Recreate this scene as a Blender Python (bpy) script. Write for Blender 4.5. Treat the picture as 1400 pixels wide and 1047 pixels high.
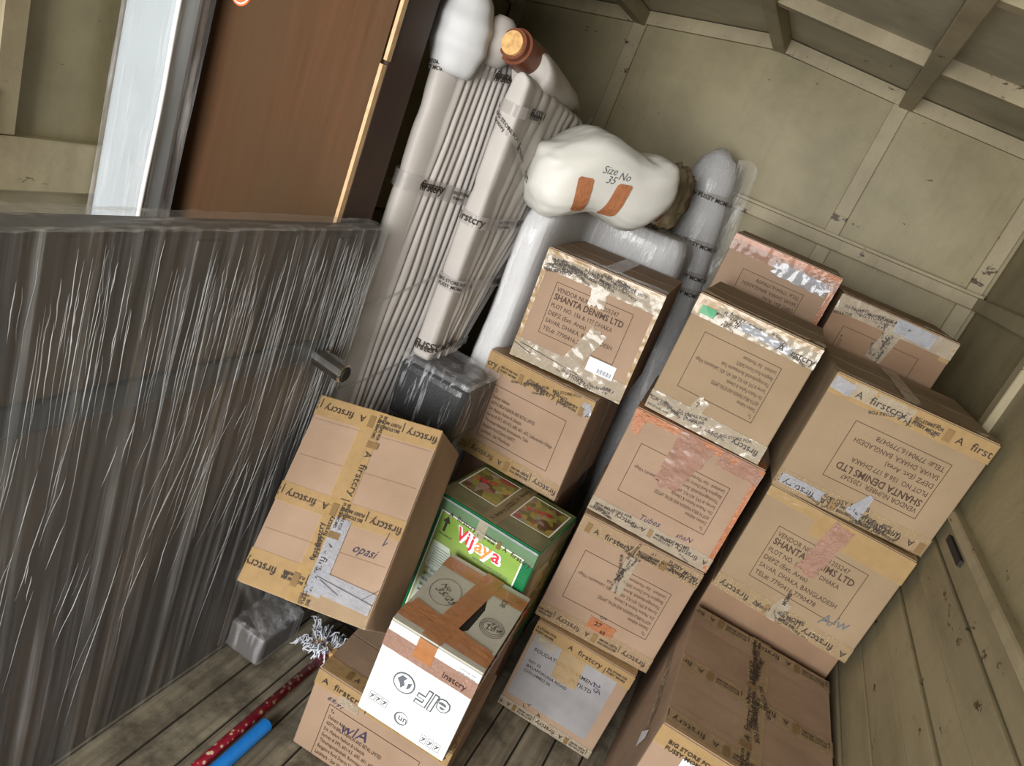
import bpy, bmesh, math, random
from mathutils import Vector, Matrix, Euler, noise
from math import sin, cos, pi, radians as RD

for o in list(bpy.data.objects):
    bpy.data.objects.remove(o)
SC = bpy.context.scene
COL = SC.collection
random.seed(7)

# ------------------------------------------------------------------ camera, light, exposure
cd = bpy.data.cameras.new('camera')
cam = bpy.data.objects.new('camera', cd)
COL.objects.link(cam)
cd.sensor_width = 36.0
cd.lens = 972.04 / 1400 * 36.0
cd.clip_start = 0.02
RX = Vector((0.8462, 0.3893, 0.3648)); RX.normalize()      # camera right in world terms
DN = Vector((0.4631, -0.1967, -0.8645))                     # camera down
DN = (DN - RX * DN.dot(RX)).normalized()
FW = RX.cross(DN)
cam.matrix_world = Matrix(((RX[0], -DN[0], -FW[0], 0), (RX[1], -DN[1], -FW[1], 0), (RX[2], -DN[2], -FW[2], 0), (0, 0, 0, 1)))
SC.camera = cam

w = bpy.data.worlds.new('sky'); SC.world = w
w.use_nodes = True
w.node_tree.nodes['Background'].inputs[0].default_value = (0.86, 0.93, 1.0, 1)
w.node_tree.nodes['Background'].inputs[1].default_value = 1.1

def area(name, loc, rot, sx, sy, power, col):
    l = bpy.data.lights.new(name, 'AREA'); l.shape = 'RECTANGLE'
    l.size = sx; l.size_y = sy; l.energy = power; l.color = col
    o = bpy.data.objects.new(name, l); o.location = loc; o.rotation_euler = rot
    COL.objects.link(o); return o
# daylight coming in through the open rear doors of the truck
area('rear_door_daylight', (-0.50, -2.6, -0.25), (RD(90), 0, 0), 1.7, 2.2, 262, (1.0, 0.985, 0.96))
SC.view_settings.view_transform = 'Standard'
SC.view_settings.look = 'None'
SC.view_settings.gamma = 1.0
SC.view_settings.use_curve_mapping = False
SC.view_settings.exposure = -0.08

# ------------------------------------------------------------------ numbers of the cargo bay
FLOOR = -1.74
XL, XR, XA = -1.62, 0.645, -0.49
YB, YR = 3.2, -0.7
def roof_z(x):
    pts = ((XL - 0.1, 0.43), (XA - 0.54, 0.520), (XA + 0.03, 0.598), (XA + 0.54, 0.560), (XR + 0.1, 0.522))
    for (a, za), (b, zb) in zip(pts, pts[1:]):
        if x <= b: return za + (zb - za) * (x - a) / (b - a)
    return pts[-1][1]

# ------------------------------------------------------------------ materials
def lin(r, g, b):
    f = lambda c: (c / 255 / 12.92) if c <= 10 else ((c / 255 + 0.055) / 1.055) ** 2.4
    return (f(r), f(g), f(b), 1)

def base_mat(name):
    m = bpy.data.materials.new(name); m.use_nodes = True
    nt = m.node_tree
    return m, nt, nt.nodes['Principled BSDF'], nt.nodes['Material Output']

def N(nt, t, **kw):
    n = nt.nodes.new(t)
    for k, v in kw.items():
        if k in n.inputs: n.inputs[k].default_value = v
        else: setattr(n, k, v)
    return n

def coords(nt, scale=(1, 1, 1), kind='Object', rot=(0, 0, 0)):
    tc = N(nt, 'ShaderNodeTexCoord'); mp = N(nt, 'ShaderNodeMapping')
    mp.inputs['Scale'].default_value = scale; mp.inputs['Rotation'].default_value = rot
    nt.links.new(tc.outputs[kind], mp.inputs['Vector']); return mp.outputs[0]

def ramp(nt, src, stops):
    r = N(nt, 'ShaderNodeValToRGB'); e = r.color_ramp.elements
    while len(e) < len(stops): e.new(0.5)
    for i, (p, c) in enumerate(stops):
        e[i].position = p; e[i].color = c if len(c) == 4 else (*c, 1)
    nt.links.new(src, r.inputs[0]); return r.outputs[0]

def noise_n(nt, vec, scale, detail=4, rough=0.55):
    n = N(nt, 'ShaderNodeTexNoise'); n.inputs['Scale'].default_value = scale
    n.inputs['Detail'].default_value = detail; n.inputs['Roughness'].default_value = rough
    nt.links.new(vec, n.inputs['Vector']); return n.outputs['Fac']

def mix(nt, fac, a, b):
    m = N(nt, 'ShaderNodeMix'); m.data_type = 'RGBA'
    for s, i in ((fac, 0), (a, 6), (b, 7)):
        if isinstance(s, (tuple, float, int)): m.inputs[i].default_value = s
        else: nt.links.new(s, m.inputs[i])
    return m.outputs[2]

def bump(nt, bs, h, strength=0.2, dist=0.01):
    b = N(nt, 'ShaderNodeBump'); b.inputs['Strength'].default_value = strength; b.inputs['Distance'].default_value = dist
    nt.links.new(h, b.inputs['Height']); nt.links.new(b.outputs[0], bs.inputs['Normal'])

def plain(name, c, rough=0.6, metal=0.0, var=0.12, vs=9, bm=0.0, spec=0.4):
    m, nt, bs, out = base_mat(name)
    v = coords(nt); f = noise_n(nt, v, vs)
    d = tuple(x * (1 - var * 1.6) for x in c[:3]) + (1,); l = tuple(min(1, x * (1 + var)) for x in c[:3]) + (1,)
    nt.links.new(ramp(nt, f, [(0.3, d), (0.7, l)]), bs.inputs['Base Color'])
    bs.inputs['Roughness'].default_value = rough; bs.inputs['Metallic'].default_value = metal
    bs.inputs['Specular IOR Level'].default_value = spec
    if bm: bump(nt, bs, noise_n(nt, v, vs * 6), bm, 0.004)
    return m

def mat_card(name, c, c2):
    m, nt, bs, out = base_mat(name)
    v = coords(nt); f = noise_n(nt, v, 5, 5); g = noise_n(nt, coords(nt, (30, 30, 260)), 3, 2)
    a = ramp(nt, f, [(0.3, c2), (0.68, c)])
    g2 = ramp(nt, g, [(0.3, (0.9, 0.9, 0.9)), (0.7, (1, 1, 1))])
    mm = N(nt, 'ShaderNodeMix'); mm.data_type = 'RGBA'; mm.blend_type = 'MULTIPLY'; mm.inputs[0].default_value = 0.7
    nt.links.new(a, mm.inputs[6]); nt.links.new(g2, mm.inputs[7])
    nt.links.new(mm.outputs[2], bs.inputs['Base Color'])
    bs.inputs['Roughness'].default_value = 0.72; bs.inputs['Specular IOR Level'].default_value = 0.25
    bump(nt, bs, noise_n(nt, coords(nt, (1, 1, 1)), 14, 4), 0.12, 0.01)
    return m

def mat_tape(name, c, alpha, rough, bs_scale, bs_str, coat=0.3):
    m, nt, bs, out = base_mat(name)
    v = coords(nt); f = noise_n(nt, v, 30, 4)
    nt.links.new(ramp(nt, f, [(0.3, tuple(x * 0.82 for x in c[:3])), (0.7, c)]), bs.inputs['Base Color'])
    bs.inputs['Roughness'].default_value = rough; bs.inputs['Alpha'].default_value = alpha
    bs.inputs['Coat Weight'].default_value = coat; bs.inputs['Coat Roughness'].default_value = 0.12
    bump(nt, bs, noise_n(nt, v, bs_scale, 5, 0.65), bs_str, 0.006)
    return m

def mat_paint(name, c, dirt, rough=0.5, stretch=(1, 1, 1), rust=0.71):
    m, nt, bs, out = base_mat(name)
    v = coords(nt, stretch)
    f = noise_n(nt, v, 2.2, 6, 0.62); k = noise_n(nt, coords(nt, (1, 1, 2.2)), 9, 6, 0.72)
    a = ramp(nt, f, [(0.28, dirt), (0.6, c), (0.8, tuple(min(1, x * 1.12) for x in c[:3]))])
    chips = ramp(nt, k, [(rust - 0.065, (0, 0, 0)), (rust - 0.035, (1, 1, 1))])
    st = noise_n(nt, coords(nt, (9, 9, 0.8)), 2.0, 5, 0.7)
    mm = N(nt, 'ShaderNodeMix'); mm.data_type = 'RGBA'; mm.blend_type = 'MULTIPLY'; mm.inputs[0].default_value = 0.35
    nt.links.new(a, mm.inputs[6]); nt.links.new(ramp(nt, st, [(0.3, (0.72, 0.70, 0.66)), (0.5, (1, 1, 1)), (0.75, (1.0, 1.0, 0.97))]), mm.inputs[7]); a = mm.outputs[2]
    nt.links.new(mix(nt, chips, a, lin(70, 56, 38)), bs.inputs['Base Color'])
    bs.inputs['Roughness'].default_value = rough; bs.inputs['Specular IOR Level'].default_value = 0.35
    bump(nt, bs, f, 0.25, 0.03)
    return m

def mat_film(name, scale, rot=(0, 0, 0), base=0.08, dense=0.75, lo=0.5, hi=0.66, tint=(0.9, 0.9, 0.9), rough=0.22, haze_scale=2.5):
    """clear stretch film: mostly transparent, whitish and glossy where it bunches into creases"""
    m, nt, bs, out = base_mat(name)
    v = coords(nt, scale, rot=rot)
    f = noise_n(nt, v, 1.0, 5, 0.6)
    s = ramp(nt, f, [(lo, (0, 0, 0)), (hi, (1, 1, 1))])
    h = noise_n(nt, coords(nt), haze_scale, 3)
    hz = ramp(nt, h, [(0.35, (0.25, 0.25, 0.25)), (0.7, (1, 1, 1))])
    mu = N(nt, 'ShaderNodeMath', operation='MULTIPLY'); nt.links.new(s, mu.inputs[0]); nt.links.new(hz, mu.inputs[1])
    ma = N(nt, 'ShaderNodeMath', operation='MULTIPLY_ADD'); ma.inputs[1].default_value = dense; ma.inputs[2].default_value = base
    ma.use_clamp = True
    nt.links.new(mu.outputs[0], ma.inputs[0])
    tr = N(nt, 'ShaderNodeBsdfTransparent')
    bs.inputs['Base Color'].default_value = (*tint, 1); bs.inputs['Roughness'].default_value = rough
    bs.inputs['Specular IOR Level'].default_value = 0.8
    bump(nt, bs, f, 0.5, 0.01)
    ms = N(nt, 'ShaderNodeMixShader')
    nt.links.new(ma.outputs[0], ms.inputs[0]); nt.links.new(tr.outputs[0], ms.inputs[1]); nt.links.new(bs.outputs[0], ms.inputs[2])
    nt.links.new(ms.outputs[0], out.inputs['Surface'])
    return m

M = {}
M['card'] = mat_card('cardboard', lin(166, 140, 118), lin(150, 125, 103))
M['card_olive'] = mat_card('cardboard_olive', lin(156, 134, 107), lin(142, 121, 95))
M['card_brown'] = mat_card('cardboard_brown', lin(150, 122, 98), lin(134, 107, 84))
M['card_white'] = mat_card('white_board', lin(238, 240, 236), lin(226, 228, 224))
M['card_grey'] = mat_card('grey_board', lin(196, 192, 178), lin(184, 180, 166))
M['tan_tape'] = mat_tape('tan_tape', lin(196, 162, 108), 0.55, 0.22, 30, 0.3)
M['pink_tape'] = mat_tape('pinkish_tape', lin(168, 126, 106), 0.8, 0.15, 70, 0.9)
M['brown_tape'] = mat_tape('brown_tape', lin(182, 122, 76), 0.88, 0.25, 30, 0.35)
M['orange_tape'] = mat_tape('orange_tape', lin(184, 118, 78), 0.88, 0.2, 60, 0.8)
M['clear_tape'] = mat_tape('clear_tape', lin(206, 192, 168), 0.6, 0.07, 130, 1.0, 1.0)
M['clear_brown'] = mat_tape('clear_brown_tape', lin(196, 168, 126), 0.42, 0.1, 90, 0.9, 0.8)
M['thin_tape'] = mat_tape('thin_clear_tape', lin(214, 204, 180), 0.2, 0.12, 60, 0.7, 0.8)
M['sheen_tape'] = mat_tape('sheen_tape', lin(188, 190, 198), 0.7, 0.12, 120, 1.0, 0.9)  # clear shiny tape, its silvery sheen painted into the base colour
M['print'] = plain('brown_print', lin(74, 52, 38), 0.7)
M['black_print'] = plain('black_print', lin(58, 48, 42), 0.55)
M['grey_print'] = plain('grey_print', lin(98, 104, 110), 0.6)
M['pen'] = plain('pen_ink', lin(62, 56, 84), 0.6)
M['label'] = plain('white_label', lin(232, 234, 240), 0.45)
M['white_print'] = plain('white_print', lin(248, 248, 246), 0.5, var=0.03)
M['bar_tape'] = plain('tape_mark', lin(128, 102, 66), 0.4)
M['grey_panel'] = plain('grey_printed_panel', lin(146, 143, 143), 0.5)
M['green_tag'] = plain('green_tag', lin(34, 140, 84), 0.3)
M['orange_tag'] = plain('orange_tag', lin(226, 118, 66), 0.5)
M['dark'] = plain('dark_inside', lin(38, 34, 30), 0.8)  # dark colour for painted shade in the slot, lid gap and pipe mouth
M['wall'] = mat_paint('cream_wall_paint', lin(154, 142, 110), lin(126, 115, 87))
M['panel'] = mat_paint('cream_panel_paint', lin(153, 142, 110), lin(124, 114, 86), rust=0.735)
M['frame'] = mat_paint('cream_frame_paint', lin(166, 154, 124), lin(130, 118, 92), rust=0.69)
M['roof'] = mat_paint('roof_paint', lin(180, 171, 146), lin(140, 131, 110))
M['boards'] = mat_paint('worn_board_paint', lin(146, 135, 106), lin(110, 101, 79), stretch=(3, .5, 3), rust=0.69)
M['purlin'] = mat_paint('shaded_purlin_paint', lin(156, 144, 116), lin(128, 117, 92))  # same paint as the frame, the unlit look mixed into its colour
M['ply'] = None
m, nt, bs, out = base_mat('plywood'); M['ply'] = m
g = noise_n(nt, coords(nt, (38, 38, 1.6)), 1.2, 5); g2 = noise_n(nt, coords(nt), 2.0, 3)
a = ramp(nt, g, [(0.3, lin(78, 52, 34)), (0.7, lin(98, 66, 44))])
nt.links.new(mix(nt, ramp(nt, g2, [(0.35, (0, 0, 0)), (0.65, (1, 1, 1))]), a, lin(84, 64, 44)), bs.inputs['Base Color'])
bs.inputs['Roughness'].default_value = 0.75; bs.inputs['Specular IOR Level'].default_value = 0.15
M['dark_ply'] = plain('dark_brown_laminate', lin(66, 48, 38), 0.5, vs=6)
M['edge'] = plain('light_wood_edge', lin(214, 178, 136), 0.6, vs=40)
M['foam'] = plain('white_foam_wrap', lin(196, 196, 196), 0.55, var=0.05, vs=7, bm=0.1)
M['foam_warm'] = plain('white_foam_sheet', lin(180, 174, 168), 0.55, var=0.06, vs=6, bm=0.1)
M['foam_bright'] = plain('bright_foam_wrap', lin(168, 176, 180), 0.5, var=0.04, vs=8, bm=0.15)
M['sack'] = plain('white_sack_cloth', lin(208, 206, 198), 0.45, var=0.03, vs=5, bm=0.06)
M['cloth_tan'] = plain('tan_cloth', lin(126, 112, 86), 0.8, var=0.15)
M['black_tape'] = plain('printed_tape_dark', lin(112, 108, 104), 0.3)
m = mat_tape('printed_tape_band', lin(186, 180, 174), 0.4, 0.3, 40, 0.3, 0.1); M['band'] = m
M['wood_dark'] = plain('turned_dark_wood', lin(112, 64, 44), 0.35, vs=30)
M['wood_end'] = plain('raw_wood_end', lin(214, 168, 108), 0.6, vs=60, var=0.2)
M['slab'] = None
m, nt, bs, out = base_mat('charcoal_board'); M['slab'] = m
g = noise_n(nt, coords(nt, (5, 5, 1.2)), 1.6, 4)
nt.links.new(ramp(nt, g, [(0.35, lin(50, 46, 44)), (0.5, lin(60, 55, 51)), (0.65, lin(76, 66, 56))]), bs.inputs['Base Color'])
bs.inputs['Roughness'].default_value = 0.5
M['bluegrey'] = plain('blue_grey_bar', lin(52, 60, 64), 0.4)
M['chrome'] = plain('steel_leg', lin(190, 188, 184), 0.22, metal=1.0)
M['blackwrap'] = plain('black_vinyl', lin(34, 34, 36), 0.3, vs=20, bm=0.3)
M['film_v'] = mat_film('stretch_film_vertical', (6, 34, 0.9), base=0.07, dense=0.42, lo=0.5, hi=0.74, tint=(0.75, 0.75, 0.74))
M['film_top'] = mat_film('stretch_film_top', (40, 5, 30), rot=(0, 0, 0.5), base=0.14, dense=0.6, lo=0.5, hi=0.66, tint=(0.8, 0.8, 0.79))
M['film_soft'] = mat_film('stretch_film_soft', (30, 30, 3), base=0.1, dense=0.5, lo=0.5, hi=0.7, tint=(0.85, 0.85, 0.87))
M['film_bundle'] = mat_film('stretch_film_bundle', (45, 45, 7), base=0.18, dense=0.7, lo=0.48, hi=0.64, tint=(0.93, 0.93, 0.95), rough=0.12)
M['film_dark'] = mat_film('stretch_film_dark', (60, 60, 6), base=0.04, dense=0.5, lo=0.56, hi=0.66, tint=(0.75, 0.78, 0.8), rough=0.15)
M['film_clear'] = mat_film('clear_bag_film', (25, 25, 5), base=0.1, dense=0.5, lo=0.55, hi=0.7)
M['blue'] = plain('blue_plastic', lin(34, 132, 224), 0.35, var=0.1, vs=20)
m, nt, bs, out = base_mat('red_patterned_sleeve'); M['red_flower'] = m
g = N(nt, 'ShaderNodeTexVoronoi'); g.inputs['Scale'].default_value = 55; nt.links.new(coords(nt), g.inputs['Vector'])
nt.links.new(ramp(nt, g.outputs['Distance'], [(0.26, lin(226, 206, 170)), (0.32, lin(176, 34, 56)), (0.8, lin(140, 22, 46))]), bs.inputs['Base Color'])
M['string'] = plain('white_cotton_string', lin(216, 220, 228), 0.8)
m, nt, bs, out = base_mat('floor_planks'); M['floor'] = m
g = noise_n(nt, coords(nt, (26, 1.2, 6)), 1.5, 6, 0.65); g2 = noise_n(nt, coords(nt), 7, 6, 0.7)
a = ramp(nt, g, [(0.3, lin(88, 80, 66)), (0.55, lin(134, 125, 106)), (0.75, lin(160, 150, 128))])
nt.links.new(mix(nt, ramp(nt, g2, [(0.42, (0, 0, 0)), (0.62, (1, 1, 1))]), a, lin(84, 77, 64)), bs.inputs['Base Color'])
bs.inputs['Roughness'].default_value = 0.8; bump(nt, bs, g, 0.5, 0.01)
M['gap'] = plain('dirt_in_the_gaps', lin(46, 40, 32), 0.9)
M['green'] = plain('green_carton_print', lin(24, 112, 66), 0.3, var=0.05)
m, nt, bs, out = base_mat('lime_print'); M['lime'] = m          # printed gradient of the carton
sx = N(nt, 'ShaderNodeSeparateXYZ'); nt.links.new(coords(nt), sx.inputs[0])
nt.links.new(ramp(nt, sx.outputs[2], [(0.12, lin(186, 196, 128)), (0.24, lin(164, 186, 104)), (0.34, lin(128, 164, 72)), (0.40, lin(140, 168, 76))]), bs.inputs['Base Color'])
bs.inputs['Roughness'].default_value = 0.28
M['pale_print'] = plain('pale_print', lin(226, 238, 222), 0.3, var=0.03)
M['red_print'] = plain('red_print', lin(222, 58, 78), 0.35, var=0.04)
M['orange_print'] = plain('orange_print', lin(240, 150, 80), 0.35, var=0.04)
m, nt, bs, out = base_mat('food_picture_print'); M['picture'] = m
g = N(nt, 'ShaderNodeTexVoronoi'); g.inputs['Scale'].default_value = 42; nt.links.new(coords(nt), g.inputs['Vector'])
sc_ = N(nt, 'ShaderNodeSeparateColor'); nt.links.new(g.outputs['Color'], sc_.inputs[0])
nt.links.new(ramp(nt, sc_.outputs[0], [(0.08, lin(96, 70, 44)), (0.22, lin(120, 128, 60)), (0.5, lin(160, 150, 70)), (0.68, lin(176, 150, 74)), (0.8, lin(150, 156, 150)), (0.93, lin(160, 76, 66))]), bs.inputs['Base Color'])
bs.inputs['Roughness'].default_value = 0.3
M['olive_print'] = plain('olive_print', lin(104, 112, 62), 0.3, var=0.25, vs=14)
M['rust'] = plain('rust', lin(120, 82, 54), 0.9)

# ------------------------------------------------------------------ mesh helpers
class MB:
    def __init__(s): s.v = []; s.f = []
    def add(s, vs, fs):
        o = len(s.v); s.v += [tuple(p) for p in vs]; s.f += [tuple(i + o for i in f) for f in fs]
    def box(s, a, b, mtx=None):
        x0, y0, z0 = a; x1, y1, z1 = b
        vs = [Vector(p) for p in ((x0, y0, z0), (x1, y0, z0), (x1, y1, z0), (x0, y1, z0), (x0, y0, z1), (x1, y0, z1), (x1, y1, z1), (x0, y1, z1))]
        if mtx: vs = [mtx @ p for p in vs]
        s.add(vs, [(0, 3, 2, 1), (4, 5, 6, 7), (0, 1, 5, 4), (1, 2, 6, 5), (2, 3, 7, 6), (3, 0, 4, 7)])
    def tube(s, pts, r, n=10, cap=True):
        pts = [Vector(p) for p in pts]; rs = r if isinstance(r, (list, tuple)) else [r] * len(pts)
        rings = []; up = None
        for i, p in enumerate(pts):
            d = (pts[min(i + 1, len(pts) - 1)] - pts[max(i - 1, 0)]).normalized()
            if up is None:
                up = Vector((0, 0, 1)) if abs(d.z) < 0.9 else Vector((1, 0, 0))
            a = d.cross(up).normalized(); up = a.cross(d).normalized()
            rings.append([p + (a * cos(t) + up * sin(t)) * rs[i] for t in (2 * pi * k / n for k in range(n))])
        s.loft(rings, cap)
    def loft(s, rings, cap=True, closed=True):
        n = len(rings[0]); vs = [p for r in rings for p in r]; fs = []
        for i in range(len(rings) - 1):
            for k in range(n if closed else n - 1):
                a = i * n + k; b = i * n + (k + 1) % n
                fs.append((a, b, b + n, a + n))
        if cap and closed:
            fs.append(tuple(reversed(range(n)))); fs.append(tuple(range((len(rings) - 1) * n, len(rings) * n)))
        s.add(vs, fs)
    def build(s, name, mat, parent=None, smooth=False, bevel=0.0, seg=2):
        me = bpy.data.meshes.new(name); me.from_pydata(s.v, [], s.f)
        me.materials.append(mat)
        if bevel:
            bm = bmesh.new(); bm.from_mesh(me)
            bmesh.ops.recalc_face_normals(bm, faces=bm.faces)
            bmesh.ops.bevel(bm, geom=bm.edges[:], offset=bevel, segments=seg, affect='EDGES', profile=0.5)
            bm.to_mesh(me); bm.free()
        me.update()
        if smooth:
            for p in me.polygons: p.use_smooth = True
        o = bpy.data.objects.new(name, me); COL.objects.link(o)
        if parent: o.parent = parent
        return o

def fix_normals(o):
    bm = bmesh.new(); bm.from_mesh(o.data); bmesh.ops.recalc_face_normals(bm, faces=bm.faces); bm.to_mesh(o.data); bm.free()
    return o

def thing(name, label, cat, loc=(0, 0, 0), rot=(0, 0, 0), group=None):
    o = bpy.data.objects.new(name, None); COL.objects.link(o); o.empty_display_size = 0.1
    o.location = loc; o.rotation_euler = rot
    o['label'] = label; o['category'] = cat
    if group: o['group'] = group
    return o
def structure(name, o=None):
    if o is None:
        o = bpy.data.objects.new(name, None); COL.objects.link(o)
    o['kind'] = 'structure'; return o

# lettering --------------------------------------------------------
_tc = {}
def text_geo(body, bold=0.0, shear=0.0, res=2):
    k = (body, bold, shear)
    if k not in _tc:
        cu = bpy.data.curves.new('t', 'FONT'); cu.body = body; cu.size = 1.0; cu.resolution_u = res
        cu.offset = bold; cu.shear = shear
        ob = bpy.data.objects.new('t', cu); me = ob.to_mesh()
        vs = [(v.co.x, v.co.y) for v in me.vertices]; fs = [tuple(p.vertices) for p in me.polygons]
        ob.to_mesh_clear(); bpy.data.objects.remove(ob); bpy.data.curves.remove(cu)
        x0 = min((p[0] for p in vs), default=0); wd = max((p[0] for p in vs), default=0) - x0
        _tc[k] = ([(x - x0, y) for x, y in vs], fs, wd)
    return _tc[k]

# ------------------------------------------------------------------ cartons
class Carton:
    """local frame: x right along the front, y back, z up, origin at the front left bottom corner"""
    def __init__(s, name, label, pos, rot, dims, mat, group=None, cat='carton', dent=0.004, flaps='top', flap_lift=0.003, seed=0, seam='u', flap_mat=None):
        s.w, s.d, s.h = dims; s.seed = seed * 7.3 + 1.1; s.dent = dent; s.flapface = flaps
        s.root = thing(name, label, cat, pos, (rot[1], rot[2], rot[0]), group)
        s.root.rotation_mode = 'XYZ'
        s.root.rotation_euler = rot if isinstance(rot, Euler) else rot
        s.mat = mat; s.marks = {}; s.zeps = {}
        s.body()
        if flaps: s.flaps(flaps, flap_lift, seam, flap_mat or mat)
    def size(s, f): return {'front': (s.w, s.h), 'top': (s.w, s.d), 'right': (s.d, s.h), 'left': (s.d, s.h)}[f]
    def dn(s, f, u, v):
        a, b = s.size(f); k = min(u, a - u, v, b - v) / 0.06
        k = max(0, min(1, k)); k = k * k * (3 - 2 * k)
        q = noise.noise(Vector((u * 7 + s.seed, v * 7, {'front': 0, 'top': 3, 'right': 6, 'left': 9}[f])))
        return -s.dent * k * (0.55 + 0.9 * q)
    def P(s, f, u, v, e=0.0):
        a, b = s.size(f)
        e += s.dn(f, max(0, min(a, u)), max(0, min(b, v)))
        if f == s.flapface: e += 0.0035
        if f == 'front': return Vector((u, -e, v))
        if f == 'top': return Vector((u, v, s.h + e))
        if f == 'right': return Vector((s.w + e, u, v))
        return Vector((-e, s.d - u, v))
    def body(s):
        r = 0.005; mb = MB()
        top = s.h
        def lines(L, n=9):
            return [0, r * 0.5, r] + [r + (L - 2 * r) * i / n for i in range(1, n)] + [L - r, L - r * 0.5, L]
        def rnd(p):
            q = Vector((min(max(p.x, r), s.w - r), min(max(p.y, r), s.d - r), min(max(p.z, r), s.h - r)))
            d = p - q
            return q + d.normalized() * r if d.length > 1e-9 else p
        for f in ('front', 'top', 'right', 'left', 'back', 'bottom'):
            a, b = {'back': (s.w, s.h), 'bottom': (s.w, s.d)}.get(f) or s.size(f)
            U, V = lines(a), lines(b); vs = []
            for v in V:
                for u in U:
                    if f == 'back': p = Vector((s.w - u, s.d, v)); n = None
                    elif f == 'bottom': p = Vector((s.w - u, v, 0)); n = None
                    else:
                        n = s.dn(f, u, v)
                        p = {'front': Vector((u, 0, v)), 'top': Vector((u, v, s.h)), 'right': Vector((s.w, u, v)), 'left': Vector((0, s.d - u, v))}[f]
                    p = rnd(p)
                    if n: p += {'front': Vector((0, -1, 0)), 'top': Vector((0, 0, 1)), 'right': Vector((1, 0, 0)), 'left': Vector((-1, 0, 0))}[f] * n
                    vs.append(p)
            m = len(U)
            mb.add(vs, [(i * m + k, i * m + k + 1, (i + 1) * m + k + 1, (i + 1) * m + k) for i in range(len(V) - 1) for k in range(m - 1)])
        o = mb.build('carton_body', s.mat, s.root, smooth=True)
        bm = bmesh.new(); bm.from_mesh(o.data); bmesh.ops.remove_doubles(bm, verts=bm.verts, dist=0.0003)
        bmesh.ops.recalc_face_normals(bm, faces=bm.faces); bm.to_mesh(o.data); bm.free()
    def flaps(s, f, lift, seam, mat):
        a, b = s.size(f); g = 0.0022; e0 = 0.0006; t = 0.0026
        halves = [((0.002, 0.002), (a - 0.002, b / 2 - g)), ((0.002, b / 2 + g), (a - 0.002, b - 0.002))] if seam == 'u' else \
                 [((0.002, 0.002), (a / 2 - g, b - 0.002)), ((a / 2 + g, 0.002), (a - 0.002, b - 0.002))]
        for i, ((u0, v0), (u1, v1)) in enumerate(halves):
            mb = MB(); n = 6; vs = []; s_ = s.flapface; s.flapface = None
            for lay in (e0, e0 + t):
                for j in range(n + 1):
                    for k in range(n + 1):
                        u = u0 + (u1 - u0) * k / n; v = v0 + (v1 - v0) * j / n
                        vs.append(s.P(f, u, v, lay))
            s.flapface = s_
            m = n + 1; o = m * m; fs = []
            for j in range(n):
                for k in range(n):
                    q = j * m + k
                    fs += [(o + q, o + q + 1, o + q + m + 1, o + q + m), (q, q + m, q + m + 1, q + 1)]
            ring = list(range(m)) + [m * (j + 1) - 1 + 0 for j in range(1, m)] + [m * m - 1 - k for k in range(1, m)] + [m * (m - 1 - j) for j in range(1, m - 1)]
            for x, y in zip(ring, ring[1:] + ring[:1]): fs.append((x, y, o + y, o + x))
            mb.add(vs, fs); fix_normals(mb.build('flap', mat, s.root, smooth=False))
    # --- strips and marks
    def strip(s, mb, f, p0, p1, wd, e=0.001, crum=0.0008, ragged=0.0, taper=1.0):
        p0 = Vector(p0); p1 = Vector(p1); L = (p1 - p0).length; t = (p1 - p0) / L; nn = Vector((-t.y, t.x))
        n = max(4, int(L / 0.0055)); k = 8; vs = []; a, b = s.size(f)
        for i in range(n + 1):
            x = L * i / n
            for j in range(k + 1):
                y = (j / k - 0.5) * wd * (1 + (taper - 1) * i / n)
                q = p0 + t * x + nn * y
                if ragged and (i in (0, n)): q += t * random.uniform(-ragged, ragged)
                if ragged and j in (0, 8): q += nn * noise.noise(Vector((x * 40 + s.seed, j, 5))) * ragged * 0.6
                q.x = max(-0.0005, min(a + 0.0005, q.x)); q.y = max(-0.0005, min(b + 0.0005, q.y))
                z = e + crum * (1 + noise.noise(Vector((x * 130 + s.seed, y * 120, 1.7))) + 0.8 * noise.noise(Vector((x * 40, y * 24 + s.seed, 4))))
                vs.append(s.P(f, q.x, q.y, z))
        m = k + 1
        mb.add(vs, [(i * m + j, (i + 1) * m + j, (i + 1) * m + j + 1, i * m + j + 1) for i in range(n) for j in range(k)])
    def tape(s, mat, *strips, name='tape', **kw):
        mb = MB()
        for st in strips: s.strip(mb, *st, **kw)
        o = fix_normals(mb.build(name, M[mat], s.root, smooth=True)); return o
    def edge_tape(s, mat, where='top', drop=0.045, lap=0.04, u0=0.0, u1=None, **kw):
        u1 = s.w if u1 is None else u1
        if where == 'top':
            s.tape(mat, ('front', (u0, s.h - drop / 2), (u1, s.h - drop / 2), drop), ('top', (u0, lap / 2), (u1, lap / 2), lap), **kw)
        else:
            s.tape(mat, ('front', (u0, drop / 2), (u1, drop / 2), drop), **kw)
    def poly(s, key, f, pts, e=0.0022):
        n = len(pts); s.marks.setdefault(key, MB()).add([s.P(f, u, v, e) for u, v in pts], [tuple(range(n))])
    def rect(s, key, f, u0, v0, u1, v1, e=0.0012, n=10):
        vs = [s.P(f, u0 + (u1 - u0) * k / n, v0 + (v1 - v0) * j / n, e) for j in range(n + 1) for k in range(n + 1)]
        s.marks.setdefault(key, MB()).add(vs, [(j * (n + 1) + k, j * (n + 1) + k + 1, (j + 1) * (n + 1) + k + 1, (j + 1) * (n + 1) + k) for j in range(n) for k in range(n)])
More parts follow.
